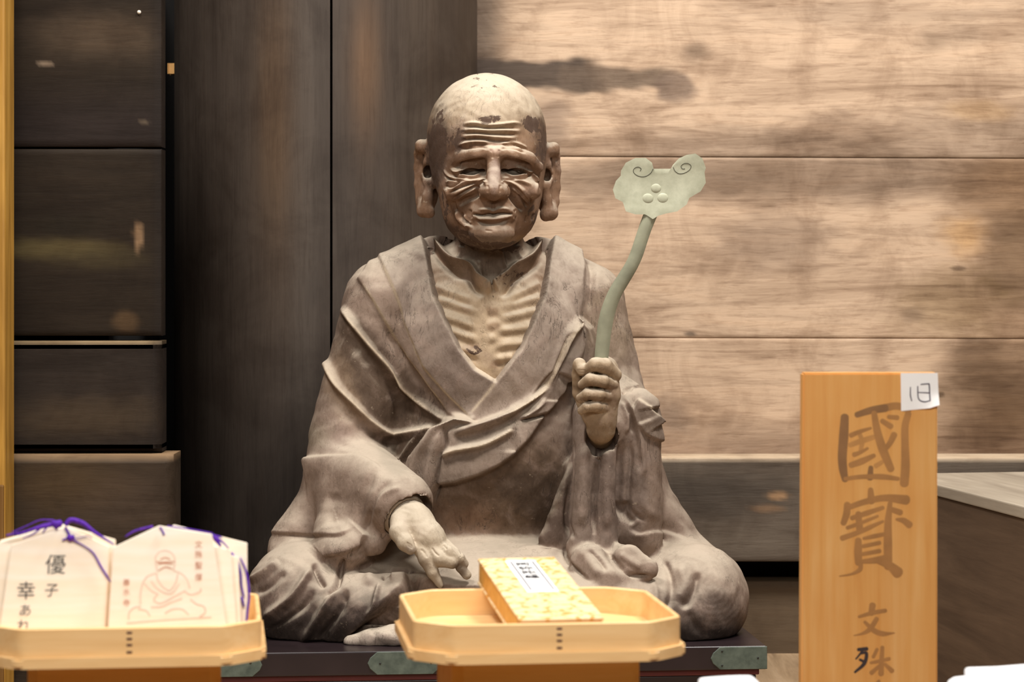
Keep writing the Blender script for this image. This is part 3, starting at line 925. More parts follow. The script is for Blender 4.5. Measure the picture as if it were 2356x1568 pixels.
# colour
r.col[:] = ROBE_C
T, TP = r.tint, r.tint_poly
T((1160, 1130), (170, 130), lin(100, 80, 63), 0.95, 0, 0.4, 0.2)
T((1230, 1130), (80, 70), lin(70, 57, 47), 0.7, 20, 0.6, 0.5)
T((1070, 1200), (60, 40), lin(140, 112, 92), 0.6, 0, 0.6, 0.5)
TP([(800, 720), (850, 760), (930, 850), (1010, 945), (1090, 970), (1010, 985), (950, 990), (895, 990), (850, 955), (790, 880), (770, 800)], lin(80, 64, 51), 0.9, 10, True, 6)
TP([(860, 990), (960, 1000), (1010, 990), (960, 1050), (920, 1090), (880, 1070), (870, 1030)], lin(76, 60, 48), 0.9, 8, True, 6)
T((790, 900), (34, 90), lin(142, 120, 98), 0.6, -20)
T((770, 1010), (50, 40), lin(160, 138, 126), 0.6, 0, 0.8)
T((720, 1000), (40, 30), lin(136, 128, 108), 0.5, 0, 0.8)
TP(COLLAR_R, lin(156, 140, 126), 0.7, 5, False)
TP(COLLAR_L, lin(142, 127, 115), 0.8, 5, False)
T((1300, 640), (30, 70), lin(196, 178, 162), 0.6, 0, 0.8)  # key light's brightness on the far collar, painted into its colour
T((1040, 860), (60, 70), lin(120, 104, 94), 0.6, 40, 0.7)
r.gate = r.V[:, 1] > -178
TP(SASH, lin(136, 120, 107), 0.8, 5, False)
r.gate = None
T((1400, 760), (60, 110), lin(138, 120, 100), 0.7)
TP([(1322, 880), (1420, 1000), (1470, 1000), (1470, 1240), (1310, 1245), (1300, 1150)], lin(124, 108, 97), 0.85, 10, True, 6)
T((1400, 1150), (40, 80), lin(96, 81, 73), 0.6, 0, 0.8, 0.6)
T((1470, 1130), (24, 70), lin(104, 90, 82), 0.5, 10, 0.7, 0.6)
TP([(1305, 1110), (1285, 1165), (1226, 1252), (1300, 1250), (1312, 1200)], lin(96, 80, 70), 0.85, 6, False)
T((1490, 960), (34, 60), lin(112, 98, 86), 0.7, -20, 0.5)
T((660, 1370), (110, 60), lin(96, 79, 70), 0.85, -20, 0.7, 0.4)  # from here, lower-leg tints: shade under the overhead light painted in
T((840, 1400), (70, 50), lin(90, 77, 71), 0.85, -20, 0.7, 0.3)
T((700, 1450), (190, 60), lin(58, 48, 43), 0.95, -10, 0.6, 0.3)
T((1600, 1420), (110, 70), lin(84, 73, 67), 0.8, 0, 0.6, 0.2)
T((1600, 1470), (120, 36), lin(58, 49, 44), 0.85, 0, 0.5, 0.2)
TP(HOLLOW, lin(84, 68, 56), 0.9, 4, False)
PALE_L = lin(190, 172, 148)  # pale highlights painted along fold crests and collar edges
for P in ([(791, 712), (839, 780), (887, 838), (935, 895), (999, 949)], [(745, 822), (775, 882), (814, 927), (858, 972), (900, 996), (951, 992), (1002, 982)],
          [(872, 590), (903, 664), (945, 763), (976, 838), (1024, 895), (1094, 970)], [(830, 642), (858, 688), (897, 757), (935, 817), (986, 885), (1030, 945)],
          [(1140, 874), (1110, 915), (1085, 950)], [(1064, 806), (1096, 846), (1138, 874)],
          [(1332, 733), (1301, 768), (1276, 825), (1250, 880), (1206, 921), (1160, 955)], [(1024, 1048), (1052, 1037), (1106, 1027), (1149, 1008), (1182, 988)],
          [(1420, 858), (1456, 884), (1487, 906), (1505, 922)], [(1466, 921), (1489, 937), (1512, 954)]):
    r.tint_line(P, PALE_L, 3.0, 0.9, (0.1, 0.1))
r.apply()
r.relax((abs(r.px - 955) < 60) & (abs(r.py - 1165) < 50) & (r.V[:, 1] < -190), 4)
cm = r.mask(COLLAR_L, False) | r.mask(COLLAR_R, False)
r.gate = r.V[:, 1] > -205
sm = r.mask(SASH, False) & ~cm
r.gate = None
SLEEVE = [(1420, 850), (1520, 925), (1530, 1010), (1525, 1120), (1500, 1200), (1440, 1215), (1425, 1250), (1366, 1244), (1330, 1245), (1300, 1256), (1226, 1254),
          (1255, 1206), (1285, 1165), (1305, 1110), (1318, 1040), (1328, 960), (1330, 884), (1370, 850)]
lm = r.mask(SLEEVE, False) & ~cm & ~sm & (r.V[:, 1] < 20)
fc, fs, fl = (face_of(m, Q) for m in (cm, sm, lm))
fs &= ~fc; fl &= ~fc & ~fs
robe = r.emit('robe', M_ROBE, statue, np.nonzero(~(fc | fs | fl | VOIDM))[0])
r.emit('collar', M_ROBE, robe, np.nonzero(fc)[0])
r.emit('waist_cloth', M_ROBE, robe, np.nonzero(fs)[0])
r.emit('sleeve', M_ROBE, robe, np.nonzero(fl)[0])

def hand_part(name, build, lo, hi, colr, strokes=None, label=None, hh=2.6, lv=1):
    c = Clay(np.minimum(A(*lo), A(*hi)), np.maximum(A(*lo), A(*hi)), hh)
    build(c)
    c.f[[0, -1]] = 9; c.f[:, [0, -1]] = 9; c.f[:, :, [0, -1]] = 9
    V, Q = refine(*c.mesh(), lv)
    k = Carve(V, Q)
    k.col[:] = colr
    if strokes: strokes(k)
    k.gouge(0.5, 0.12)
    k.apply()
    o = k.emit(name, M_SKIN, statue)
    if label: o['label'] = label
    return o

def fist(c):
    c.chain([(1386, 960, -225), (1383, 985, -214), (1383, 1000, -150)], [30, 31, 31], 8)                       # wrist
    c.chain([(1392, 850, -228), (1394, 905, -226), (1388, 965, -224)], [30, 31, 28], 10)   # back of the hand
    c.ell(1368, 930, -226, (34, 52, 26), 10)
    c.chain([(1414, 862, -238), (1392, 842, -262), (1370, 838, -272), (1352, 848, -262)], [16, 18, 16, 12], 2)
    c.chain([(1408, 884, -244), (1388, 877, -268), (1358, 872, -276), (1340, 884, -262)], [14, 14.5, 13.5, 11], 1)
    c.chain([(1400, 912, -246), (1380, 908, -268), (1352, 906, -274), (1336, 916, -262)], [13.5, 13.5, 13, 11], 1)
    c.chain([(1394, 938, -244), (1372, 934, -266), (1350, 936, -270), (1338, 944, -260)], [12.5, 13, 11.5, 9.5], 1)
    c.chain([(1352, 945, -216), (1330, 905, -216), (1328, 862, -232), (1333, 838, -246)], [18, 12, 12, 14], 5)   # thumb up the side
    c.chain([(1333, 838, -248), (1338, 852, -262)], [14, 12], 4)
def fist_marks(k):
    k.slab([(1329, 850), (1346, 850), (1346, 858), (1330, 858)], -1.2, 1.0)
    k.tint((1364, 890), (60, 8), lin(112, 90, 70), 0.6); k.tint((1364, 918), (60, 6), lin(112, 90, 70), 0.6)  # darker bands between the fingers
    k.tint((1408, 930), (12, 40), lin(116, 92, 72), 0.6); k.tint((1370, 985), (34, 26), lin(126, 104, 82), 0.6)
    for x, y in ((1412, 872), (1402, 898), (1396, 924)): k.ridge([(x - 4, y - 6), (x + 3, y + 4)], -1.5, 2, None, False)
hand_part('hand', fist, (1290, 1075, -320), (1450, 800, -140), lin(160, 138, 112), fist_marks, 'raised fist closed round a staff')

def low_hand(c):
    c.cone((922, 1172, -235), (952, 1206, -285), 45, 44, 10)
    c.chain([(952, 1206, -285), (986, 1240, -316), (1012, 1264, -328)], [44, 36, 22], 12)
    c.ell(978, 1236, -312, (56, 34, 28), 12, tilt=-46)
    c.chain([(924, 1200, -300), (918, 1224, -332), (932, 1248, -350), (944, 1262, -354)], [26, 20, 17, 13], 7)      # thumb
    c.chain([(966, 1258, -335), (980, 1286, -348), (996, 1316, -350), (1012, 1344, -346)], [17, 16, 13, 8], 4)       # index
    c.chain([(994, 1262, -336), (1012, 1285, -350), (1040, 1292, -350), (1054, 1288, -342)], [17, 17, 14, 11], 4)    # middle, bent
    c.chain([(1012, 1256, -330), (1034, 1270, -346), (1058, 1284, -346), (1068, 1296, -338)], [14, 14, 12, 10], 3)   # ring
    c.chain([(1026, 1252, -322), (1046, 1272, -334), (1060, 1306, -338), (1074, 1322, -336)], [12, 12, 10.5, 10], 3) # little
def low_ink(k):
    k.slab([(936, 1247), (944, 1250), (950, 1256), (948, 1262), (938, 1256)], -1.5, 1.0)
    k.ridge([(993, 1258), (1000, 1270), (1012, 1280)], -2.5, 2.5); k.ridge([(1020, 1252), (1028, 1264)], -2, 2.5)
    k.ridge([(966, 1262), (976, 1270), (984, 1284)], -2, 3)
    k.tint((1060, 1310), (16, 16), lin(110, 96, 82), 0.7); k.tint((946, 1262), (14, 9), lin(132, 116, 102), 0.6)
    k.tint((966, 1300), (12, 30), lin(132, 116, 98), 0.6, -30)
hand_part('hand', low_hand, (850, 1375, -400), (1110, 1100, -160), lin(180, 164, 142), low_ink, 'lowered hand with forefinger pointing down onto the lap')

def cuff(c):
    c.cone((910, 1165, -222), (926, 1181, -252), 51, 51, 6)
    c.cone((942, 1197, -276), (985, 1250, -350), 46, 50, 4, 's')
hand_part('inner_cuff', cuff, (830, 1260, -340), (1010, 1090, -150), lin(150, 132, 110))

def foot(c):
    c.chain([(806, 1476, -338), (850, 1468, -345), (905, 1462, -345), (985, 1458, -335)], [15, 20, 24, 24], 8)
    c.ell(905, 1466, -362, (38, 16, 16), 6, tilt=-8)
    c.floor(ZT)
hand_part('foot', foot, (770, 1500, -400), (1030, 1420, -280), lin(172, 156, 142), None, None, 3.2)

# ---- flat-headed metal sceptre in the raised fist: a thing of its own
t = NT('verdigris_metal', 0.55, 0.4)
vv = t.mapping()
a = t.noise(vv, 30, 5, 0.6)
b = t.noise(vv, 130, 4, 0.6)
t.color(t.mix(t.ramp(b, [(0.4, 0.0), (0.75, 0.35)]), t.ramp(a, [(0.3, lin(166, 166, 142)), (0.7, lin(190, 190, 166))]), lin(140, 140, 118)))
t.bump(b, 0.15, 0.0006)
M_VERD = t.m
t = NT('verdigris_stem', 0.55, 0.4)
a = t.noise(t.mapping(), 22, 5, 0.6)
t.color(t.ramp(a, [(0.3, lin(128, 128, 108)), (0.7, lin(160, 160, 136))]))
M_STEM = t.m
def SW(px, py, d):
    v = A(px, py, d)
    return Vector((v[0] * S, Y0 + v[1] * S, HC + v[2] * S))
org = SW(1384, 940, -248)
scepter = empty('sceptre', org, 0, 'pale green metal sceptre with cloud-shaped head held in the statue\'s raised fist', 'sceptre')
def loc(px, py, d): return SW(px, py, d) - org
stem = [(1376, 985, -236), (1378, 900, -246), (1384, 820, -252), (1388, 780, -256), (1393, 742, -260), (1402, 706, -264), (1416, 672, -268), (1434, 642, -272),
        (1452, 612, -276), (1464, 586, -278), (1474, 556, -280), (1484, 526, -282), (1494, 500, -283), (1500, 488, -284)]
hw = [13, 14, 16, 16.5, 17, 16.5, 16, 15.5, 15, 15, 15, 15, 15.5, 15]
P = catmull(stem, 4); HWs = catmull([(x,) for x in hw], 4)[:, 0]
bm = bmesh.new()
rings = []
for i in range(len(P)):
    q0, q1 = P[max(i - 1, 0)], P[min(i + 1, len(P) - 1)]
    tx, ty = q1[0] - q0[0], q1[1] - q0[1]
    l = math.hypot(tx, ty); nx_, ny_ = -ty / l, tx / l
    ring = []
    for u, dd in ((-1, 0), (-0.8, -4), (-0.35, -6.5), (0.35, -6.5), (0.8, -4), (1, 0), (0.8, 4), (-0.8, 4)):
        ring.append(bm.verts.new(loc(P[i][0] + nx_ * u * HWs[i] , P[i][1] + ny_ * u * HWs[i], P[i][2] + dd)))
    rings.append(ring)
for i in range(len(rings) - 1):
    for k in range(8):
        bm.faces.new((rings[i][k], rings[i][(k + 1) % 8], rings[i + 1][(k + 1) % 8], rings[i + 1][k]))
bm.faces.new(rings[0]); bm.faces.new(rings[-1][::-1])
bm_obj('stem', bm, M_STEM, scepter, True, 50)
# head plate outline (front elevation), thick sheet slightly dished
OUT = [(1502, 504), (1490, 496), (1484, 493), (1462, 493), (1440, 486), (1434, 468), (1432, 464), (1416, 456), (1410, 436), (1417, 416), (1428, 404),
       (1429, 392), (1440, 374), (1462, 363), (1486, 363), (1500, 374), (1503, 388), (1510, 388), (1546, 388), (1549, 378), (1562, 364), (1580, 356),
       (1600, 353), (1616, 364), (1624, 386), (1621, 396), (1624, 420), (1612, 440), (1586, 455), (1580, 470), (1558, 486), (1532, 491), (1515, 496)]
OUTC = np.array(OUT, float)
def dsh(x, y): return -286 - 16 * (((x - 1516) / 105) ** 2 + ((y - 430) / 75) ** 2) * 0.5
bm = bmesh.new()
front, back = [], []
cen = np.array([1516.0, 432.0])
nr = 7
rows_f, rows_b = [], []
for j in range(nr + 1):
    kk = 0.06 + 0.94 * (j / nr)
    rf, rb = [], []
    for p in OUTC:
        q = cen + (p - cen) * kk
        bev = 1.5 if j == nr else 0.0
        rf.append(bm.verts.new(loc(q[0], q[1], dsh(*q) + bev)))
        rb.append(bm.verts.new(loc(q[0], q[1], dsh(*q) + 6.5 - bev)))
    rows_f.append(rf); rows_b.append(rb)
n = len(OUTC)
for j in range(nr):
    for k in range(n):
        k2 = (k + 1) % n
        bm.faces.new((rows_f[j][k], rows_f[j][k2], rows_f[j + 1][k2], rows_f[j + 1][k]))
        bm.faces.new((rows_b[j][k2], rows_b[j][k], rows_b[j + 1][k], rows_b[j + 1][k2]))
bm.faces.new(rows_f[0]); bm.faces.new(rows_b[0][::-1])
for k in range(n):
    k2 = (k + 1) % n
    bm.faces.new((rows_f[nr][k], rows_f[nr][k2], rows_b[nr][k2], rows_b[nr][k]))
head = bm_obj('head_plate', bm, M_VERD, scepter, True, 40)
M_LINE = plain('incised_line_patina', lin(74, 74, 60), 0.7)
# curled ends: incised spirals (thin wire set in the groove) and three round bosses
def spiral(cx, cy, pts, sgn):
    bm = bmesh.new()
    Q_ = catmull(pts, 6)
    tube(bm, [loc(x, y, dsh(x, y) - 0.1) for x, y in Q_], [0.0005] * len(Q_), 6)
    return bm_obj('scroll_line', bm, M_LINE, head, True)
spiral(0, 0, [(1503, 388), (1497, 398), (1486, 405), (1474, 406), (1462, 401), (1457, 393), (1461, 386), (1469, 384), (1475, 388), (1473, 393)], 1)
spiral(0, 0, [(1549, 384), (1553, 393), (1562, 399), (1574, 398), (1586, 391), (1590, 382), (1584, 376), (1574, 376), (1567, 382), (1570, 388), (1576, 388)], -1)
for x, y, rr in ((1509, 433, 12), (1490, 457, 13), (1525, 456, 13)):
    bm = bmesh.new()
    bmesh.ops.create_uvsphere(bm, u_segments=20, v_segments=10, radius=1.0)
    ce = loc(x, y, dsh(x, y) + 1)
    for v in bm.verts: v.co = Vector((v.co.x * rr * S, v.co.y * 3.6 * S, v.co.z * (rr - 1.5) * S)) + ce
    bm_obj('boss', bm, M_VERD, head, True)
# ------------------------------------------------------------------ the hall behind: planks, pillar, rails, floor
def painted_wood(name, axis, fibre=0.5, bump=0.3, rough=0.7, spec=0.25, scale=1.0, wav=1.2):
    """Wood whose stains from the board's own colour attribute."""
    t = NT(name, rough, spec)
    vc = t.n('VertexColor', layer_name='Col')
    st = {'x': (1.6, 16, 16), 'z': (13, 13, 0.8)}[axis]
    v = t.mapping(tuple(s * scale for s in st), src='Object')
    g = t.noise(v, 1.6, 7, 0.62, wav)
    fine = t.noise(t.mapping(tuple(s * scale * 4 for s in st)), 2.6, 5, 0.65, 0.6)
    mot = t.noise(t.mapping((3, 3, 3)), 2.4, 6, 0.65, 0.5)
    c = t.mix(t.ramp(g, [(0.30, fibre), (0.52, 0.0)]), vc.outputs['Color'], (0.52, 0.47, 0.43, 1), 'MULTIPLY')
    c = t.mix(t.ramp(mot, [(0.36, 0.8), (0.56, 0.0)]), c, (0.62, 0.57, 0.53, 1), 'MULTIPLY')
    c = t.mix(t.ramp(fine, [(0.33, 0.7 * fibre), (0.5, 0.0)]), c, (0.6, 0.54, 0.5, 1), 'MULTIPLY')
    hi = t.ramp(g, [(0.52, 0.0), (0.72, 0.5)])
    c = t.mix(hi, c, (1.25, 1.22, 1.18, 1), 'MULTIPLY')
    t.color(c)
    t.bump(t.math('ADD', g, t.math('MULTIPLY', fine, 0.5)), bump, 0.0025)
    return t.m

def wob(x, y, s=1.0):
    return (np.sin(x * .021 * s + 1.9 * np.sin(y * .033 * s)) + np.sin(y * .047 * s + 1.6 * np.sin(x * .029 * s))
            + 0.6 * np.sin(x * .09 * s + 2 * np.sin(y * .11 * s)) + 0.5 * np.sin(y * .17 * s + 2 * np.sin(x * .07 * s))) / 3.1

def board(name, quad, thick, mat, parent, paint, base, grid=(120, 40), bev=0.0014, kind=None):
    """A plank: front face gridded between four world corners (top-left, top-right, bottom-right, bottom-left) and coloured by its stains and painted light or shade; edges eased, back and sides closed."""
    tl, tr, br, bl = [np.array(q, float) for q in quad]
    nu, nv = grid
    u = np.linspace(0, 1, nu + 1); v = np.linspace(0, 1, nv + 1)
    W_, H_ = np.linalg.norm(tr - tl), np.linalg.norm(bl - tl)
    u[1], u[-2] = bev / W_, 1 - bev / W_
    v[1], v[-2] = bev / H_, 1 - bev / H_
    U, Vv = np.meshgrid(u, v, indexing='ij')
    P = (tl * ((1 - U) * (1 - Vv))[..., None] + tr * (U * (1 - Vv))[..., None] + br * (U * Vv)[..., None] + bl * ((1 - U) * Vv)[..., None])
    eu = np.minimum(np.arange(nu + 1), nu - np.arange(nu + 1)); ev = np.minimum(np.arange(nv + 1), nv - np.arange(nv + 1))
    rim = (eu[:, None] == 0) | (ev[None, :] == 0)
    P[..., 1] += np.where(rim, bev, 0.0)
    px = CX + P[..., 0] / P[..., 1] * F; py = HZ - (P[..., 2] - HC) / P[..., 1] * F
    C = np.ones(P.shape[:2] + (4,)); C[..., :3] = np.array(base[:3])
    for p in paint:
        kind_, cc, a, soft = p[0], p[1], p[2], p[3]
        if kind_ == 'e':
            (x, y), (rx, ry), wb = p[4], p[5], p[6]
            q = np.sqrt(((px - x) / rx) ** 2 + ((py - y) / ry) ** 2) + wb * wob(px, py)
            m = a * sstep(1 - q, -soft, soft)
        elif kind_ == 'gx':
            m = a * sstep(px, p[4], p[5]) if p[4] < p[5] else a * (1 - sstep(px, p[5], p[4]))
        elif kind_ == 'gy':
            m = a * sstep(py, p[4], p[5]) if p[4] < p[5] else a * (1 - sstep(py, p[5], p[4]))
        elif kind_ == 'b':
            x0, x1, y0, y1, wb = p[4]
            ww = wb * wob(px, py)
            m = a * sstep(px + ww, x0 - soft, x0 + soft) * (1 - sstep(px + ww, x1 - soft * 4, x1 + soft * 4)) * sstep(py + ww, y0 - soft, y0 + soft) * (1 - sstep(py + ww, y1 - soft, y1 + soft))
        m = m[..., None]
        C[..., :3] = C[..., :3] * (1 - m) + np.array(cc[:3]) * m
    cen = P.reshape(-1, 3).mean(0)
    idx = np.arange((nu + 1) * (nv + 1)).reshape(nu + 1, nv + 1)
    Q = np.stack([idx[:-1, :-1], idx[:-1, 1:], idx[1:, 1:], idx[1:, :-1]], -1).reshape(-1, 4)
    ring = np.concatenate([idx[:-1, 0], idx[-1, :-1], idx[:0:-1, -1], idx[0, :0:-1]])
    V = P.reshape(-1, 3); Cc = C.reshape(-1, 4)
    Bk = V[ring] + np.array([0, thick, 0])
    nb = np.arange(len(ring)) + len(V)
    Q2 = np.stack([ring, np.roll(ring, -1), np.roll(nb, -1), nb], -1)
    me = mesh_np(name, np.vstack([V, Bk]) - cen, np.vstack([Q, Q2]), np.vstack([Cc, Cc[ring]]))
    me.set_sharp_from_angle(angle=math.radians(50))
    o = link(name, me, mat, parent)
    o.location = cen
    return o

M_WALL = painted_wood('pale_weathered_planks', 'x', 0.8, 0.4)
M_DARKW = painted_wood('dark_smoked_planks', 'x', 0.5, 0.3, 0.65, 0.15)
WB = lin(200, 172, 145)
GREYB, BRN, UMB = lin(150, 128, 108), lin(150, 112, 76), lin(84, 66, 52)
Yw = 4.30
wall = empty('wall_back', (0, 0, 0), kind='structure')
def q4(x0, x1, yt0, yt1, yb0, yb1, Y):
    return [at(x0, yt0, Y), at(x1, yt1, Y), at(x1, yb1, Y), at(x0, yb0, Y)]
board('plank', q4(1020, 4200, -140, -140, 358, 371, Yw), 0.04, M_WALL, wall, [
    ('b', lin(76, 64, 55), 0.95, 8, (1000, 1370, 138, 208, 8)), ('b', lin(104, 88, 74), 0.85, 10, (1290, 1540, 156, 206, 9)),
    ('e', lin(110, 92, 80), 0.8, 0.3, (1550, 200), (46, 34), 0.3), ('gx', lin(86, 74, 66), 0.75, 0, 1190, 1110),  # gx paints the pillar's soft shadow into the wall colour
    ('e', GREYB, 0.7, 0.6, (1740, 350), (330, 60), 0.25), ('e', GREYB, 0.65, 0.6, (2250, 320), (260, 70), 0.3),
    ('e', lin(128, 104, 84), 0.6, 0.5, (1910, 310), (130, 46), 0.3), ('e', GREYB, 0.5, 0.6, (2000, 30), (300, 30), 0.3),
    ('e', lin(132, 110, 90), 0.6, 0.9, (2142, 92), (34, 24), 0.3), ('e', lin(136, 114, 94), 0.5, 0.9, (2210, 85), (44, 20), 0.3),
    ('e', lin(126, 106, 88), 0.6, 0.6, (1600, 120), (30, 22), 0.3), ('e', lin(212, 176, 132), 0.5, 0.6, (2250, 255), (70, 22), 0.3),
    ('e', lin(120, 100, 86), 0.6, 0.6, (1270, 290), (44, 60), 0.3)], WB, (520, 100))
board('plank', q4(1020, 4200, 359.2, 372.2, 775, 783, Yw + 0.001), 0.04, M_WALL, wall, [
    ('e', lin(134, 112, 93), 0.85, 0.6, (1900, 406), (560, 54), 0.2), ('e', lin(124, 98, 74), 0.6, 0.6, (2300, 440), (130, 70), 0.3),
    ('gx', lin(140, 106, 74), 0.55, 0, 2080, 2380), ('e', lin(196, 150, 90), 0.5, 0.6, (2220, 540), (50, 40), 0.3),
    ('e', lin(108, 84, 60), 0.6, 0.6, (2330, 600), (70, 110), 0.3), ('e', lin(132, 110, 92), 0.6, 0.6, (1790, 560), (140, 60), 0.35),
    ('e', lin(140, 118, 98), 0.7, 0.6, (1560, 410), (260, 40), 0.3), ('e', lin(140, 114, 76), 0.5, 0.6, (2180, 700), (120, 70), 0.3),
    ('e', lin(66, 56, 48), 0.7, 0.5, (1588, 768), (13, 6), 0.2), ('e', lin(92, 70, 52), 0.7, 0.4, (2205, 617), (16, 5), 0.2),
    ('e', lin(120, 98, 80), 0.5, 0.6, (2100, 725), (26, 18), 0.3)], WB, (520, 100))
board('plank', q4(1020, 4200, 776.2, 784.2, 1060, 1060, Yw), 0.04, M_WALL, wall, [
    ('e', lin(112, 94, 82), 0.6, 0.6, (1545, 960), (44, 40), 0.4), ('e', GREYB, 0.5, 0.6, (1650, 1000), (200, 34), 0.3),
    ('gx', lin(124, 92, 62), 0.6, 0, 2100, 2300), ('e', lin(104, 80, 60), 0.6, 0.6, (2240, 830), (60, 60), 0.4),
    ('e', lin(110, 86, 64), 0.6, 0.6, (2330, 960), (60, 80), 0.3), ('e', lin(60, 52, 44), 0.8, 0.5, (2164, 907), (8, 6), 0.2),
    ('gy', lin(120, 98, 82), 0.5, 0, 980, 1040), ('e', lin(98, 74, 52), 0.7, 0.7, (2270, 930), (130, 110), 0.25)], WB, (520, 70))  # gy paints the shade above the ledge into the plank colour
box_obj('backing', at(1020, -140, Yw + 0.045), Vector(at(4200, 1600, Yw + 0.045)) + Vector((0, 0.03, 0)), plain('dark_void_wood', lin(26, 20, 17), 0.8), wall, 0.0)
# rail under the pale planks and the lower board
board('trim_1', q4(1040, 4250, 1053, 1053, 1291, 1291, 4.2), 0.1, painted_wood('grey_weathered_rail', 'x', 0.6, 0.5), None, [
    ('gy', lin(206, 184, 156), 0.9, 0, 1062, 1052), ('e', lin(66, 58, 50), 0.7, 0.7, (1650, 1130), (170, 50), 0.3), ('e', lin(120, 108, 94), 0.5, 0.6, (1650, 1240), (200, 34), 0.3),  # gy paints the lit top edge as a highlight
    ('e', lin(180, 140, 100), 0.6, 0.5, (1790, 1140), (20, 9), 0.3), ('e', lin(150, 116, 84), 0.5, 0.5, (1770, 1170), (34, 9), 0.4)], lin(98, 86, 74), (240, 40))['kind'] = 'structure'
board('trim_2', q4(1040, 4250, 1336, 1336, 1520, 1520, 4.24), 0.06, painted_wood('brown_lower_board', 'x', 0.4, 0.3), None, [], lin(96, 80, 62), (60, 20))['kind'] = 'structure'

# left wall of dark planks
lwall = empty('wall_left', (0, 0, 0), kind='structure')
DB = lin(42, 33, 24)
GOLDD, BLK = lin(96, 84, 56), lin(30, 24, 21)  # BLK darkens the planks towards their right ends
board('plank', q4(-1700, 372, -140, -140, 336, 338, 3.80), 0.04, M_DARKW, lwall, [
    ('e', lin(76, 62, 48), 0.7, 0.7, (240, 80), (150, 50), 0.3), ('e', lin(150, 130, 110), 0.7, 0.4, (104, 146), (18, 5), 0.3),
    ('gy', lin(42, 34, 32), 0.7, 0, 150, 300), ('gx', BLK, 0.6, 0, 330, 372), ('e', lin(128, 112, 92), 0.5, 0.4, (330, 278), (14, 4), 0.3)], DB, (220, 50))
board('plank', q4(-1700, 372, 341, 343, 771, 772, 3.80), 0.04, M_DARKW, lwall, [
    ('e', lin(92, 80, 50), 0.65, 0.6, (110, 570), (140, 22), 0.3), ('e', lin(72, 62, 40), 0.5, 0.6, (230, 590), (110, 26), 0.3),
    ('e', lin(140, 112, 84), 0.8, 0.4, (318, 552), (10, 30), 0.5), ('e', lin(30, 25, 16), 0.6, 0.6, (160, 520), (90, 26), 0.3),
    ('e', lin(96, 74, 50), 0.6, 0.6, (290, 740), (24, 22), 0.3), ('gx', BLK, 0.6, 0, 335, 372)], DB, (220, 60))
board('plank', q4(-1700, 370, 786, 784, 1040, 1040, 3.785), 0.05, M_DARKW, lwall, [
    ('b', lin(150, 128, 96), 0.8, 3, (-1800, 420, 770, 790, 5)), ('e', lin(78, 64, 48), 0.6, 0.7, (200, 960), (190, 40), 0.3), ('gx', BLK, 0.6, 0, 330, 370)], lin(48, 40, 34), (220, 60), 0.012)  # b band: light caught by the top edge, painted on
board('plank', q4(-1700, 397, 1049, 1046, 1640, 1640, 3.76), 0.08, M_DARKW, lwall, [
    ('b', lin(150, 122, 92), 0.75, 3, (-1800, 420, 1030, 1056, 4)), ('e', lin(84, 66, 44), 0.6, 0.7, (150, 1110), (130, 50), 0.3), ('e', lin(86, 70, 58), 0.4, 0.7, (300, 1160), (100, 80), 0.3)],  # b band along the top is a painted edge highlight
    lin(60, 49, 38), (220, 60), 0.012)
box_obj('backing', at(-1700, -140, 3.86), Vector(at(250, 1640, 3.86)) + Vector((0, 0.55, 0)), plain('dark_gap_backing', lin(16, 13, 11), 0.9), lwall, 0.0)
box_obj('backing', at(-1400, -200, 4.42), Vector(at(480, 1640, 4.42)) + Vector((0, 0.03, 0)), bpy.data.materials['dark_gap_backing'], lwall, 0.0)  # added near-black sheet that keeps the gap beside the pillar dark
bm = bmesh.new()
bmesh.ops.create_uvsphere(bm, u_segments=12, v_segments=8, radius=0.0032)
nail = bm_obj('nail', bm, plain('pale_nail_head', lin(215, 205, 190), 0.5), lwall, True); nail.location = at(320, 28, 3.799)

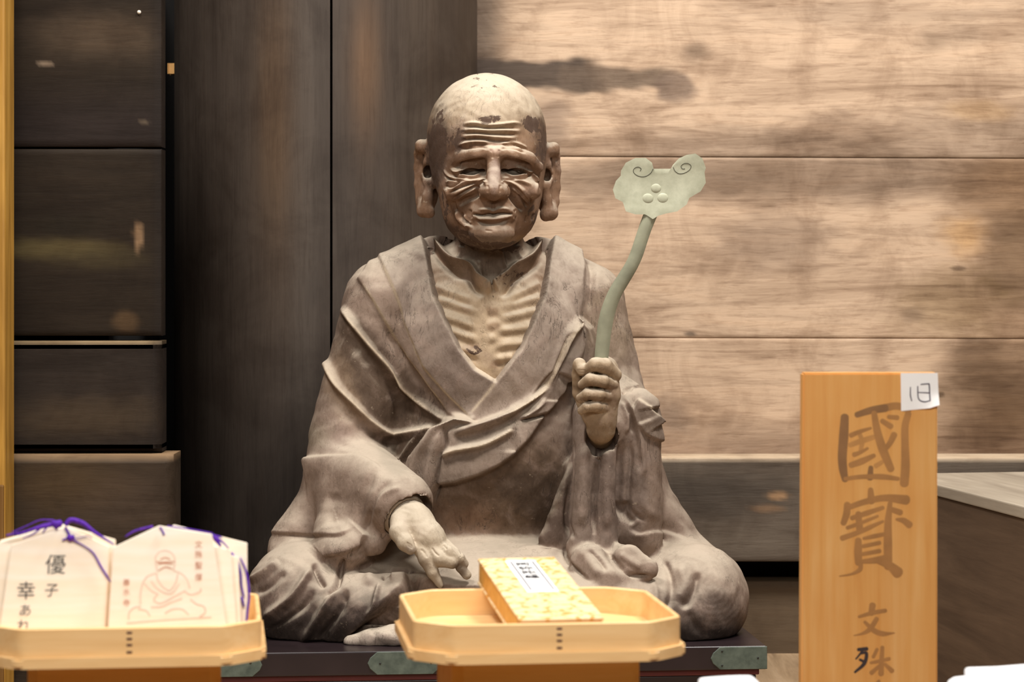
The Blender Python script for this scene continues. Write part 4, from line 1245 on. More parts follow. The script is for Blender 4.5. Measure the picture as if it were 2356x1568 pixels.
# the great round pillar with its drying crack
def pillar_mesh():
    cx, cy, R_ = -0.3245, 4.25, 0.2630
    a0 = math.atan2(-math.sqrt(R_ ** 2 - 0.0285 ** 2), 0.0285)
    prof = []
    nseg = 140
    half = 0.0021 / R_
    for k in range(nseg + 1):
        a = a0 + half + (2 * math.pi - 2 * half) * k / nseg
        w_ = 1 + 0.0022 * math.sin(a * 9 + 1) + 0.0014 * math.sin(a * 23)
        prof.append((R_ * w_ * math.cos(a), R_ * w_ * math.sin(a)))
    prof.append(((R_ - 0.05) * math.cos(a0 - 0.002), (R_ - 0.05) * math.sin(a0 - 0.002)))
    zs = np.linspace(-0.02, 1.5, 60)
    n = len(prof)
    V, C = [], []
    for z in zs:
        for x, y in prof: V.append((x, y, z))
    V = np.array(V)
    Q = [(i * n + k, i * n + (k + 1) % n, (i + 1) * n + (k + 1) % n, (i + 1) * n + k) for i in range(len(zs) - 1) for k in range(n)]
    C = np.ones((len(V), 4)); C[:, :3] = lin(66, 56, 48)[:3]
    wx, wy = V[:, 0] + cx, V[:, 1] + cy
    px = CX + wx / wy * F; py = HZ - (V[:, 2] - HC) / wy * F
    def mixc(m, c_): C[:, :3] = C[:, :3] * (1 - m[:, None]) + np.array(c_[:3]) * m[:, None]
    mixc(0.6 * np.exp(-((px - 640) / 46) ** 2) * np.exp(-((py - 250) / 330) ** 2), lin(94, 70, 46))
    mixc(0.55 * np.exp(-((px - 705) / 40) ** 2), lin(82, 73, 65))
    mixc(0.6 * np.exp(-((px - 840) / 34) ** 2) * np.exp(-((py - 150) / 160) ** 2), lin(120, 90, 64))
    mixc(0.5 * np.exp(-((px - 960) / 60) ** 2), lin(78, 66, 55))
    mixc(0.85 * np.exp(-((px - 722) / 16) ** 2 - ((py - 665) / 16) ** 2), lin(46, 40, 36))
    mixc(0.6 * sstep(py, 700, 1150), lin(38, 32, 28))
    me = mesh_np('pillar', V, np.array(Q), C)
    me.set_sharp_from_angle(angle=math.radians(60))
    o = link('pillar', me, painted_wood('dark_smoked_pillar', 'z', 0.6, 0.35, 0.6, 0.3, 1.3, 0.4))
    o.location = (cx, cy, 0)
    return tag(o, 'thick round dark wooden pillar with a long drying crack behind the statue', 'pillar')
pil = pillar_mesh()
plug = box_obj('plug', at(696, 816, 3.99), Vector(at(742, 888, 3.99)) + Vector((0, 0.03, 0)), plain('dark_grey_plug', lin(52, 48, 46), 0.6), None, 0.002)
plug.parent = pil; plug.matrix_parent_inverse = Matrix.Translation(-pil.location)
wedge = box_obj('wedge', at(388, 148, 4.26), Vector(at(407, 167, 4.26)) + Vector((0, 0.03, 0)), plain('pale_raw_wood', lin(226, 172, 104), 0.6), None, 0.002)
tag(wedge, 'small pale wooden wedge stuck in the gap left of the round pillar', 'wedge')
strip = box_obj('gilt_strip', at(407, -60, 4.25), Vector(at(413, 34, 4.25)) + Vector((0, 0.01, 0)), plain('gilt_paint', lin(220, 165, 80), 0.5), None, 0.0008)
tag(strip, 'narrow yellow strip hanging above the pale wedge beside the pillar', 'strip')
post = empty('gilded_post', at(-40, 620, 3.7) * 1.0, 0, 'golden yellow wooden post at the far left edge of the view', 'post')
post.location.z = 0
lo_, hi_ = at(-110, 2000, 3.7), at(21, -200, 3.7)
pb = box_obj('shaft', (lo_.x - post.location.x, -0.03, 0), (hi_.x - post.location.x, 0.04, 1.5), wood('gilded_wood', lin(140, 100, 40), lin(190, 142, 62), lin(220, 172, 88), 'z', 1.0, 0.45), post, 0.004)
pc = box_obj('foot_sleeve', (lo_.x - post.location.x - 0.002, -0.033, 0), (hi_.x - post.location.x - 0.0015, 0.043, HC - (1110 - HZ) / F * 3.7), wood('brown_gilded_wood', lin(96, 66, 28), lin(130, 92, 44), lin(150, 110, 58), 'z', 1.0, 0.5), post, 0.003)

# floor and the cabinet on the right
fl = box_obj('floor', (-3, -0.3, -0.06), (3, 5.2, 0.0), wood('hall_floor_boards', lin(130, 106, 80), lin(176, 148, 116), lin(196, 168, 136), 'y', 1.0, 0.5), None, 0.0)
fl['kind'] = 'structure'
cabt = HC - 0.3426
cab = empty('cabinet', (0.64, 4.09, 0), math.radians(10.0), 'low dark wooden cabinet with grey top at the right', 'cabinet')
M_CAB = wood('cabinet_side_wood', lin(74, 58, 45), lin(104, 84, 66), lin(120, 98, 78), 'y', 0.8, 0.7)
M_CABT = wood('cabinet_grey_top', lin(140, 128, 112), lin(172, 160, 142), lin(190, 178, 160), 'y', 0.8, 0.7)  # paler, greyer tone for the top board
box_obj('side_panel', (0.004, -1.3, 0), (0.024, 0.0, cabt - 0.018), M_CAB, cab, 0.002)
box_obj('front_panel', (0.024, -1.3, 0), (0.8, -1.28, cabt - 0.018), M_CAB, cab, 0.002)
box_obj('top_board', (0.0, -1.31, cabt - 0.018), (0.82, 0.0, cabt), M_CABT, cab, 0.002)

# ------------------------------------------------------------------ dark lacquered platform under the statue
PY = math.radians(5.2)
pc_ = at(1124, 1495, Y0 - 415 * S)
zt = HC + ZT * S
plat = empty('platform', (pc_.x, pc_.y, 0), PY, 'low black lacquered platform with green metal corner fittings under the statue', 'platform')
M_LAC = plain('black_lacquer', lin(40, 30, 32), 0.32, 0.5, 0, 0.12, 12)
M_RED = plain('dark_red_lacquer', lin(84, 22, 26), 0.4, 0.5)
M_FIT = NT('green_bronze', 0.55, 0.4)
_a = M_FIT.noise(M_FIT.mapping(), 60, 5, 0.6)
M_FIT.color(M_FIT.ramp(_a, [(0.3, lin(66, 76, 68)), (0.7, lin(98, 108, 97))])); M_FIT.bump(_a, 0.2, 0.0006); M_FIT = M_FIT.m
Wp = 0.5 * (1773 - 475) / F * pc_.y
TH = 55 / F * pc_.y
box_obj('top_board', (-Wp, 0, zt - TH), (Wp, 0.62, zt), M_LAC, plat, 0.0025, 3)
box_obj('red_moulding', (-Wp + 0.009, 0.009, zt - TH - 0.009), (Wp - 0.009, 0.611, zt - TH), M_RED, plat, 0.002)
box_obj('plinth', (-Wp + 0.013, 0.013, 0), (Wp - 0.013, 0.607, zt - TH - 0.009), M_LAC, plat, 0.002)
u_ = pc_.y / F
def fitting(x0, x1, left_point, right_point):
    z1, z0 = zt - 0.0008, zt - TH + 0.0008
    zm = (z0 + z1) / 2
    e = 22 * u_
    pts = []
    if left_point: pts += [(x0 + e, z0), (x0 + e * .25, zm - TH * .22), (x0, zm), (x0 + e * .25, zm + TH * .22), (x0 + e, z1)]
    else: pts += [(x0, z0), (x0, z1)]
    if right_point: pts += [(x1 - e, z1), (x1 - e * .25, zm + TH * .22), (x1, zm), (x1 - e * .25, zm - TH * .22), (x1 - e, z0)]
    else: pts += [(x1, z1), (x1, z0)]
    bm = bmesh.new()
    f_ = [bm.verts.new((p[0], -0.0016, p[1])) for p in pts]
    b_ = [bm.verts.new((p[0], 0.0004, p[1])) for p in pts]
    n = len(pts)
    bm.faces.new(f_); bm.faces.new(b_[::-1])
    for i in range(n): bm.faces.new((f_[i], b_[i], b_[(i + 1) % n], f_[(i + 1) % n]))
    bmesh.ops.recalc_face_normals(bm, faces=bm.faces)
    bmesh.ops.bevel(bm, geom=[e_ for e_ in bm.edges if abs(e_.verts[0].co.y + 0.0016) < 1e-6 and abs(e_.verts[1].co.y + 0.0016) < 1e-6], offset=0.0007, segments=1, affect='EDGES')
    o = bm_obj('corner_fitting', bm, M_FIT, plat)
    ns = []
    if left_point: ns += [(x0 + e * 1.2, zm + TH * .3), (x0 + e * 1.2, zm - TH * .3)] if not right_point else [(x0 + e * 1.3, zm)]
    if right_point: ns += [(x1 - e * 1.2, zm)] if left_point else [(x1 - e * 1.2, zm + TH * .1)]
    if not right_point: ns += [(x1 - e, zm)]
    for x, z in ns:
        bm = bmesh.new()
        bmesh.ops.create_uvsphere(bm, u_segments=10, v_segments=6, radius=0.0016)
        for v in bm.verts: v.co = Vector((v.co.x + x, v.co.y * 0.5 - 0.0017, v.co.z + z))
        bm_obj('nail', bm, plain('dark_nail', lin(40, 42, 38), 0.5), o, True)
U_ = lambda p: (p - 1124) * u_
fitting(-Wp - 0.0004, U_(606), False, True)
fitting(U_(846), U_(1018), True, True)
fitting(U_(1230), U_(1402), True, True)
fitting(U_(1641), Wp + 0.0004, True, False)

# ------------------------------------------------------------------ offering table (below the frame) that carries trays, sign and cloth bundles
RIM = HC - 0.3194
TB = RIM - 0.026 - 0.0095
TABLE = TB - 0.125
tab = empty('offering_table', (0, 2.3, 0), math.radians(6.8), 'plain brown wooden table that carries the trays and the sign', 'table')
M_TAB = wood('table_wood', lin(90, 62, 40), lin(120, 86, 56), lin(140, 102, 70), 'x', 0.8, 0.5)
box_obj('table_top', (-0.85, -0.42, TABLE - 0.03), (0.85, 0.42, TABLE), M_TAB, tab, 0.003)
for sx in (-1, 1):
    for sy in (-1, 1):
        box_obj('leg', (sx * 0.78 - 0.03, sy * 0.36 - 0.03, 0), (sx * 0.78 + 0.03, sy * 0.36 + 0.03, TABLE - 0.03), M_TAB, tab, 0.003)

M_HINOKI = wood('pale_cypress', lin(226, 180, 120), lin(240, 200, 142), lin(247, 213, 160), 'x', 1.2, 0.45, 0.35, 0.25, 0.06)
M_HINOKI_D = wood('amber_cypress', lin(220, 160, 62), lin(234, 180, 84), lin(242, 194, 106), 'x', 1.2, 0.5, 0.35, 0.3, 0.06)
M_BARK = plain('cherry_bark', lin(92, 58, 48), 0.6)
M_CORE = plain('cypress_floor', lin(240, 204, 150), 0.5)
def octagon(h, c): return [(-h, -h + c), (-h + c, -h), (h - c, -h), (h, -h + c), (h, h - c), (h - c, h), (-h + c, h), (-h, h - c)]
def tray(cx, cy, label, seam):
    o = empty('offering_tray', (cx, cy, TABLE), math.radians(6.8), label, 'tray', 'octagonal wooden offering trays')
    z = lambda v: v - TABLE
    hh, ch = 0.124, 0.034
    outer, inner = octagon(hh, ch), octagon(hh - 0.0045, ch - 0.0018)
    def rounded(pts, r):                       # bent corners, as in steam-bent cypress
        out = []
        n = len(pts)
        for i in range(n):
            p0, p1, p2 = [Vector(pts[(i + k) % n]) for k in (-1, 0, 1)]
            a = p1 + (p0 - p1).normalized() * r; b = p1 + (p2 - p1).normalized() * r
            for t_ in (0, 0.33, 0.67, 1):
                out.append(a * (1 - t_) ** 2 + p1 * 2 * t_ * (1 - t_) + b * t_ ** 2)
        return out
    O, I = rounded(outer, 0.007), rounded(inner, 0.0065)
    bm = bmesh.new()
    n = len(O)
    zb, z1 = z(TB + 0.0095), z(RIM)
    e = 0.0012
    loops = []
    for pts, zz, sh in ((O, zb, 0), (O, z1 - e, 0), (O, z1, -e), (I, z1, e), (I, z1 - e, 0), (I, zb, 0)):
        loops.append([bm.verts.new((p.x * (1 + sh / hh), p.y * (1 + sh / hh), zz)) for p in pts])
    for a in range(len(loops)):
        b = (a + 1) % len(loops)
        for i in range(n):
            bm.faces.new((loops[a][i], loops[a][(i + 1) % n], loops[b][(i + 1) % n], loops[b][i]))
    bm_obj('rim_wall', bm, M_HINOKI, o, True, 40)
    bm = bmesh.new()
    prism(bm, [(p.x * 1.035, p.y * 1.035) for p in rounded(outer, 0.006)], z(TB), z(TB + 0.0095))
    es = [e_ for e_ in bm.edges if abs(e_.verts[0].co.z - e_.verts[1].co.z) < 1e-6]
    bmesh.ops.bevel(bm, geom=es, offset=0.0022, segments=2, affect='EDGES')
    bm_obj('base_board', bm, M_HINOKI, o, True, 40)
    st = octagon(0.0872, 0.010)
    bm = bmesh.new()
    prism(bm, st, 0, z(TB))
    bm_obj('stand', bm, M_HINOKI_D, o)
    for zz in seam:
        box_obj('bark_stitch', (0.0035, -hh - 0.0007, z1 - zz - 0.0011), (0.0085, -hh + 0.001, z1 - zz + 0.0011), M_BARK, o, 0.0004, 1)
    return o
yw = math.radians(6.8)
def tray_at(px, Yf): return ((px - CX) / F * Yf - 0.124 * math.sin(yw), Yf + 0.124 * math.cos(yw))
ta = tray_at(1272, 2.2)
tray(ta[0], ta[1], 'octagonal cypress tray on a stand holding one gold brocade book', (0.005, 0.0105, 0.016, 0.0225))
tb_ = tray_at(282, 2.175)
tray(tb_[0], tb_[1], 'octagonal cypress tray on a stand holding votive plaques with purple cords', (0.005, 0.0105, 0.016, 0.0225))

# ------------------------------------------------------------------ writing helpers
def frame(o, r, u):
    r = Vector(r).normalized(); u = Vector(u); u = (u - r * u.dot(r)).normalized()
    n = r.cross(u)
    return Matrix(((r.x, u.x, n.x, o[0]), (r.y, u.y, n.y, o[1]), (r.z, u.z, n.z, o[2]), (0, 0, 0, 1)))
def glyph(name, text, mtx, size, mat, parent, slant=0.0, bold=0.0, sx=1.0):
    cu = bpy.data.curves.new(name, 'FONT')
    cu.body = text
    cu.size = size
    cu.align_x = 'CENTER'
    cu.align_y = 'CENTER'
    cu.extrude = 0.00012
    cu.offset = bold
    cu.shear = slant
    tmp = bpy.data.objects.new(name, cu)
    COL.objects.link(tmp)
    me = bpy.data.meshes.new_from_object(tmp.evaluated_get(bpy.context.evaluated_depsgraph_get()))
    bpy.data.objects.remove(tmp); bpy.data.curves.remove(cu)
    me.name = name
    o = link(name, me, mat)
    me.materials.clear(); me.materials.append(mat)
    o.parent = parent
    o.matrix_local = mtx @ Matrix.Diagonal((sx, 1, 1, 1))
    return o
INK_LIFT = [0.0]
def ribbons(name, strokes, place, mat, parent, lift=0.0002):
    """Brush strokes: each ((x, y), ...), widths; place(x, y) gives the local point on the surface, its z axis towards the reader is -y."""
    bm = bmesh.new()
    lift += INK_LIFT[0]; INK_LIFT[0] = (INK_LIFT[0] + 0.000007) % 0.00006
    for si, (pts, wd) in enumerate(strokes):
        P = catmull(pts, 6) if len(pts) > 2 else catmull([pts[0], ((pts[0][0] + pts[1][0]) / 2, (pts[0][1] + pts[1][1]) / 2), pts[1]], 6)
        wd = list(wd) if hasattr(wd, '__len__') else [wd, wd]
        t_ = np.linspace(0, 1, len(P))
        Wd = np.interp(t_, np.linspace(0, 1, len(wd)), wd)
        off = lift + 0.00002 * si
        L_, R_ = [], []
        for i in range(len(P)):
            d = P[min(i + 1, len(P) - 1)] - P[max(i - 1, 0)]
            d = d / (np.linalg.norm(d) + 1e-9)
            nn = np.array([-d[1], d[0]])
            a, b = P[i] + nn * Wd[i] / 2, P[i] - nn * Wd[i] / 2
            L_.append(bm.verts.new(place(*a) + Vector((0, -off, 0)))); R_.append(bm.verts.new(place(*b) + Vector((0, -off, 0))))
        for i in range(len(P) - 1): bm.faces.new((L_[i], L_[i + 1], R_[i + 1], R_[i]))
        for end, s_ in ((0, -1), (len(P) - 1, 1)):     # rounded brush ends
            d = P[1] - P[0] if end == 0 else P[-1] - P[-2]
            d = d / (np.linalg.norm(d) + 1e-9); nn = np.array([-d[1], d[0]])
            fan = []
            for k in range(1, 6):
                a = math.pi * k / 6
                q = P[end] + nn * math.cos(a) * Wd[end] / 2 + s_ * d * math.sin(a) * Wd[end] / 2 * 0.8
                fan.append(bm.verts.new(place(*q) + Vector((0, -off, 0))))
            bm.faces.new([L_[end]] + fan + [R_[end]])
    me = bpy.data.meshes.new(name)
    bm.normal_update()
    bm.to_mesh(me); bm.free()
    return link(name, me, mat, parent)

# ------------------------------------------------------------------ gold brocade book in the middle tray
t = NT('gold_brocade', 0.7, 0.3)
v = t.mapping((1, 1, 1))
vo = t.n('TexVoronoi', feature='DISTANCE_TO_EDGE'); vo.inputs['Scale'].default_value = 62; t.l(v, vo.inputs['Vector'])
nz = t.noise(v, 90, 4, 0.6, 0.8)
pat = t.math('MULTIPLY', t.ramp(vo.outputs['Distance'], [(0.06, 1.0), (0.16, 0.0)]), t.ramp(nz, [(0.46, 0.0), (0.54, 1.0)]))
t.color(t.mix(pat, t.ramp(nz, [(0.3, lin(226, 200, 150)), (0.7, lin(236, 214, 172))]), lin(208, 150, 70)))
t.bump(nz, 0.2, 0.0008)
M_BROC = t.m
t = NT('gold_brocade_edge', 0.65, 0.3)
nz = t.noise(t.mapping(), 60, 4, 0.6, 0.6)
t.color(t.ramp(nz, [(0.3, lin(206, 150, 64)), (0.7, lin(232, 184, 104))]))
M_BROCS = t.m
M_PAPER = plain('white_paper', lin(254, 253, 251), 0.8, 0.2, 0, 0.004)
M_INK = plain('black_ink', lin(36, 32, 40), 0.7, 0.2)
M_FRAMEINK = plain('grey_border_ink', lin(64, 60, 70), 0.7, 0.2)
top_l, bot_l = at(1099, 1284, 2.468), at(1195, 1425, 2.218)
ang = math.atan2(bot_l.x - top_l.x, -(bot_l.y - top_l.y))
BW, BL, BT = 0.079, (bot_l - top_l).length, 0.0265
dirv = (bot_l - top_l).normalized()
rt = Vector((0.992, 0.124, 0)); rt = (rt - dirv * rt.dot(dirv)).normalized()
up_ = rt.cross(-dirv).normalized()
bk = empty('brocade_book', (0, 0, 0), 0, 'gold brocade covered sutra book leaning on the back rim of the middle tray', 'book')
bk.matrix_world = Matrix(((rt.x, -dirv.x, up_.x, top_l.x), (rt.y, -dirv.y, up_.y, top_l.y), (rt.z, -dirv.z, up_.z, top_l.z), (0, 0, 0, 1)))
cv = box_obj('cover', (0, -BL, -0.003), (BW, 0, 0), M_BROC, bk, 0.0012, 2)
box_obj('pages', (0.0012, -BL + 0.001, -BT + 0.003), (BW - 0.0012, -0.001, -0.003), M_BROCS, bk, 0.001, 1)
box_obj('back_cover', (0, -BL, -BT), (BW, 0, -BT + 0.003), M_BROC, bk, 0.0012, 2)
lb = box_obj('title_label', (0.0255, -0.150, 0.0), (0.0560, -0.0150, 0.0004), M_PAPER, bk, 0.0001, 1)
for x in (0.0295, 0.0515): box_obj('border_line', (x, -0.144, 0.0004), (x + 0.0018, -0.020, 0.0006), M_FRAMEINK, lb, 0.0, 1)
for i, ch_ in enumerate('阿弥陀経'):
    glyph('lettering', ch_, Matrix.Translation((0.0408, -0.034 - i * 0.0185, 0.0007)), 0.0155, M_INK, lb, 0, 0.0002)

# ------------------------------------------------------------------ votive plaques in the left tray
t = NT('votive_plaque_wood', 0.6, 0.3)
g = t.noise(t.mapping((2, 9, 22)), 4, 5, 0.55, 0.3)
t.color(t.ramp(g, [(0.3, lin(250, 232, 206)), (0.7, lin(254, 243, 226))]))
M_EMA = t.m
t = NT('votive_plaque_edge', 0.7, 0.3)
t.color(lin(236, 206, 160)); M_EMAE = t.m
t = NT('purple_cord', 0.7, 0.3)
g = t.noise(t.mapping(), 500, 2)
t.color(t.ramp(g, [(0.3, lin(62, 20, 140)), (0.7, lin(104, 44, 178))])); M_CORD = t.m
M_REDINK = plain('red_print', lin(204, 142, 112), 0.7)
M_PALEINK = plain('faded_red_print', lin(232, 204, 184), 0.7)
M_BRUSH = plain('brush_ink', lin(44, 40, 44), 0.7)
TFL = TB + 0.0095                       # tray floor height
LEAN = math.radians(13)
class Plaque:
    """Leaning pentagonal plaque; its front plane passes over the bottom line at distance Yb; P(px, py) gives local points on the front."""
    def __init__(self, label, Yb, outline, thick=0.007, group='votive plaques in the left tray'):
        self.Yb = Yb
        xs = [p[0] for p in outline]
        self.o = empty('votive_plaque', ((sum(xs) / len(xs) - CX) / F * Yb, Yb, TFL), yw, label, 'plaque', group)
        self.inv = Matrix.Translation(self.o.location) @ Matrix.Rotation(yw, 4, 'Z')
        self.inv = self.inv.inverted()
        self.nrm = Vector((math.sin(yw) * math.cos(LEAN), -math.cos(yw) * math.cos(LEAN), math.sin(LEAN)))
        pts = [self.P(*p) for p in outline]
        tv = Vector((0, math.cos(LEAN), -math.sin(LEAN))) * thick
        bm = bmesh.new()
        f_ = [bm.verts.new(p) for p in pts]; b_ = [bm.verts.new(p + tv) for p in pts]
        n = len(pts)
        ff = bm.faces.new(f_); bf = bm.faces.new(b_[::-1])
        sides = [bm.faces.new((f_[i], b_[i], b_[(i + 1) % n], f_[(i + 1) % n])) for i in range(n)]
        for s_ in sides: s_.material_index = 1
        bmesh.ops.recalc_face_normals(bm, faces=bm.faces)
        bmesh.ops.bevel(bm, geom=list(bm.edges), offset=0.0006, segments=1, affect='EDGES', material=0)
        b = bm_obj('board', bm, M_EMA, self.o)
        b.data.materials.append(M_EMAE)
        self.board = b
    def P(self, px, py, off=0.0):
        px, py, off = float(px), float(py), float(off)
        o = Vector((0, 0, HC)); d = at(px, py, 1.0) - o
        p0 = self.o.location + self.nrm * off
        s = (p0 - o).dot(self.nrm) / d.dot(self.nrm)
        return self.inv @ (o + d * s)
    def cord(self, curves, mat=None):
        bm = bmesh.new()
        for pts, wpx, off in curves:
            Q_ = catmull(pts, 6) if len(pts) > 2 else np.array(pts, float)
            wp = np.interp(np.linspace(0, 1, len(Q_)), np.linspace(0, 1, len(wpx)), wpx) if hasattr(wpx, '__len__') else [wpx] * len(Q_)
            tube(bm, [self.P(q[0], q[1], off) for q in Q_], [w_ * self.Yb / F / 2 for w_ in wp], 8)
        return bm_obj('cord', bm, mat or M_CORD, self.o, True)
    def knot(self, px, py, r, off=0.003):
        bm = bmesh.new()
        bmesh.ops.create_icosphere(bm, subdivisions=2, radius=1)
        c_ = self.P(px, py, off); q = r * self.Yb / F
        for v in bm.verts:
            k = 1 + 0.18 * math.sin(v.co.x * 7 + v.co.z * 5)
            v.co = Vector((v.co.x * q * k * 1.25, v.co.y * q * 0.8, v.co.z * q * k)) + c_
        return bm_obj('knot', bm, M_CORD, self.o, True)
    def mtx(self, px, py, off=0.0003):
        c_ = self.P(px, py, off)
        return Matrix.Translation(c_) @ Matrix.Rotation(math.radians(90) - LEAN, 4, 'X')
    def text(self, ch_, px, py, hpx, mat, slant=0.0, bold=0.0, sx=1.0):
        return glyph('lettering', ch_, self.mtx(px, py), hpx * self.Yb / F * 1.08, mat, self.board, slant, bold, sx)
    def lines(self, name, strokes, mat, wpx):
        def pl(x, y): return self.P(x, y, 0.0)
        return ribbons(name, [(s_, wpx) for s_ in strokes], pl, mat, self.board, 0.0005)

lb_ = 1490                                 # bottoms hide behind the tray's front wall
L1 = Plaque('front plaque at left with black brush writing and a purple knot', 2.215, [(-8, lb_), (26, 1252), (152, 1211), (252, 1256), (240, lb_)])
L1.text('優', 127, 1301, 45, M_BRUSH, 0.05, -0.00004); L1.text('子', 117, 1359, 31, M_BRUSH, 0.12, -0.00003)
L1.text('幸', 60, 1361, 41, M_BRUSH, 0.0, -0.00004); L1.text('あ', 57, 1405, 28, M_BRUSH, 0.1, -0.00004); L1.text('れ', 54, 1441, 30, M_BRUSH, 0, -0.00004)
L1.cord([([(150, 1208), (163, 1196), (190, 1203), (215, 1222), (240, 1238), (262, 1252)], [10, 12, 12, 9, 6, 3], 0.003),
         ([(128, 1205), (92, 1213), (50, 1224), (14, 1231)], [10, 8, 5, 4], 0.002), ([(122, 1196), (92, 1196), (62, 1209), (28, 1224)], [4, 3, 3, 3], -0.004),
         ([(96, 1212), (76, 1228), (52, 1238)], [5, 4, 2], 0.002), ([(110, 1210), (98, 1225)], 4, 0.002), ([(70, 1215), (66, 1222), (40, 1230)], 4, 0.002),
         ([(150, 1212), (158, 1226), (162, 1236)], 6, 0.003), ([(158, 1238), (150, 1239), (143, 1242)], 4, 0.003),
         ([(168, 1239), (185, 1236), (203, 1232), (212, 1237)], 2, 0.003),
         ([(168, 1241), (195, 1256), (215, 1272), (232, 1302), (245, 1323), (254, 1338)], [4, 3, 4, 5, 5, 3], 0.003)])
L1.knot(130, 1206, 11); L1.knot(162, 1237, 8)
L2 = Plaque('plaque standing behind the one with black brush writing', 2.232, [(-20, lb_), (0, 1242), (140, 1204), (266, 1240), (262, lb_)])
L2.cord([([(60, 1222), (100, 1206), (140, 1199)], 4, 0.001)])
L3 = Plaque('plaque just behind the brush-written one, showing a sliver at its left', 2.2235, [(-26, lb_), (-12, 1250), (118, 1207), (228, 1252), (214, lb_)])
R1 = Plaque('plaque printed in red with a seated monk, middle of the tray', 2.21, [(246, lb_), (260, 1258), (366, 1208), (488, 1228), (528, lb_)])
for ch_, y in zip('文殊聖僧', (1253, 1276, 1301, 1328)): R1.text(ch_, 457, y, 17, M_REDINK, 0, 0.0)
for ch_, y in zip('善水寺', (1340, 1362, 1387)): R1.text(ch_, 291, y, 16, M_REDINK, 0, 0.0)
def c6(P): return [(250 + u / 6.534, 1220 + v / 6.534) for u, v in P]
R1.lines('printed_monk', [c6(P) for P in (
    [(710, 450), (705, 390), (760, 320), (850, 300), (940, 330), (990, 400), (995, 460)],
    [(705, 470), (725, 560), (740, 605), (820, 560), (880, 545), (950, 570), (985, 590)], [(1000, 460), (990, 520), (975, 590)],
    [(700, 640), (580, 690), (510, 800), (480, 950), (480, 1100)], [(980, 600), (1100, 650), (1180, 740), (1220, 860)],
    [(720, 640), (740, 740), (820, 850), (880, 890)], [(1040, 650), (1010, 780), (940, 880), (880, 900)],
    [(640, 760), (720, 860), (860, 940), (960, 930), (1060, 800)], [(540, 800), (640, 900), (740, 950)],
    [(740, 950), (680, 1040), (760, 1090), (860, 1060), (1000, 980), (1150, 900)],
    [(480, 1140), (380, 1160), (310, 1230), (300, 1330)], [(640, 1150), (800, 1140), (930, 1080), (1100, 1020)],
    [(850, 1240), (960, 1180), (1100, 1180), (1200, 1260)], [(1230, 1030), (1320, 1100), (1430, 1140), (1450, 1230), (1370, 1290)],
    [(1140, 910), (1240, 960), (1380, 910), (1380, 870)], [(450, 1180), (560, 1200), (620, 1280)],
    [(280, 1390), (600, 1360), (1000, 1330), (1540, 1300)])], M_PALEINK, 3.2)
R1.lines('printed_face', [c6(P) for P in ([(720, 465), (800, 475), (880, 470), (990, 465)], [(740, 500), (830, 490), (960, 500)], [(780, 430), (850, 405), (920, 430)],
                                          [(760, 590), (850, 550), (940, 570)])], M_REDINK, 2.4)
R1.cord([([(368, 1212), (374, 1221), (377, 1229)], [5, 4, 6], 0.002), ([(352, 1211), (332, 1215), (308, 1222), (288, 1234)], [7, 6, 5, 3], -0.003),
         ([(385, 1210), (430, 1216), (488, 1226)], 4, -0.003)])
R2 = Plaque('short plaque with a purple tassel just right of the printed one', 2.226, [(330, lb_), (330, 1270), (430, 1240), (531, 1264), (548, lb_)])
R2.cord([([(488, 1228), (497, 1240), (508, 1256)], [7, 12, 5], 0.003), ([(500, 1238), (514, 1248), (526, 1261)], [7, 4, 3], 0.003), ([(488, 1231), (505, 1234), (512, 1237)], [6, 4, 2], 0.003)])
R3 = Plaque('rearmost plaque at the right end of the left tray', 2.249, [(330, lb_), (330, 1260), (400, 1206), (569, 1248), (570, lb_)])
R3.cord([([(533, 1270), (545, 1295), (553, 1318), (555, 1345), (561, 1372)], [4, 10, 6, 5, 4], 0.003), ([(556, 1372), (561, 1395)], 5, 0.003),
         ([(553, 1282), (565, 1310), (571, 1340), (573, 1372), (570, 1400), (567, 1432)], [3, 5, 6, 6, 6, 5], 0.003)])
R4 = Plaque('plaque packed second from the back, its edge showing at right', 2.236, [(335, lb_), (335, 1275), (420, 1250), (548, 1280), (556, lb_)])

# ------------------------------------------------------------------ sign board with a paper tag
SY = 2.6
tl_, br_ = at(1847, 857, SY), at(2157, 1568, SY)
sgn = empty('sign_board', ((tl_.x + br_.x) / 2, SY, TABLE), 0, 'upright amber wooden sign board with faded brush characters and white paper tag', 'sign')
t = NT('amber_board', 0.5, 0.35)
g = t.noise(t.mapping((26, 26, 1.3)), 2.4, 6, 0.6, 0.4)
f2 = t.noise(t.mapping((4, 4, 2)), 3, 3, 0.5, 0.4)
c = t.ramp(g, [(0.25, lin(218, 152, 78)), (0.5, lin(230, 172, 98)), (0.75, lin(238, 188, 120))])
t.color(t.mix(t.ramp(f2, [(0.4, 0.0), (0.7, 0.45)]), c, lin(216, 146, 70)))
t.bump(g, 0.05, 0.001)
M_SIGN = t.m
hw_ = (br_.x - tl_.x) / 2
bm = bmesh.new()
pts = [(-hw_ - 0.002, 0), (hw_, 0), (hw_, tl_.z - TABLE), (-hw_, tl_.z - TABLE)]
f_ = [bm.verts.new((p[0], 0, p[1])) for p in pts]; b_ = [bm.verts.new((p[0] - 0.0005, 0.02, p[1])) for p in pts]
bm.faces.new(f_); bm.faces.new(b_[::-1])
for i in range(4): bm.faces.new((f_[i], b_[i], b_[(i + 1) % 4], f_[(i + 1) % 4]))
bmesh.ops.recalc_face_normals(bm, faces=bm.faces)
bmesh.ops.bevel(bm, geom=list(bm.edges), offset=0.0018, segments=2, affect='EDGES')
bo = bm_obj('board', bm, M_SIGN, sgn)
so = Vector(sgn.location)
def onsign(px, py): return at(px, py, SY) - so
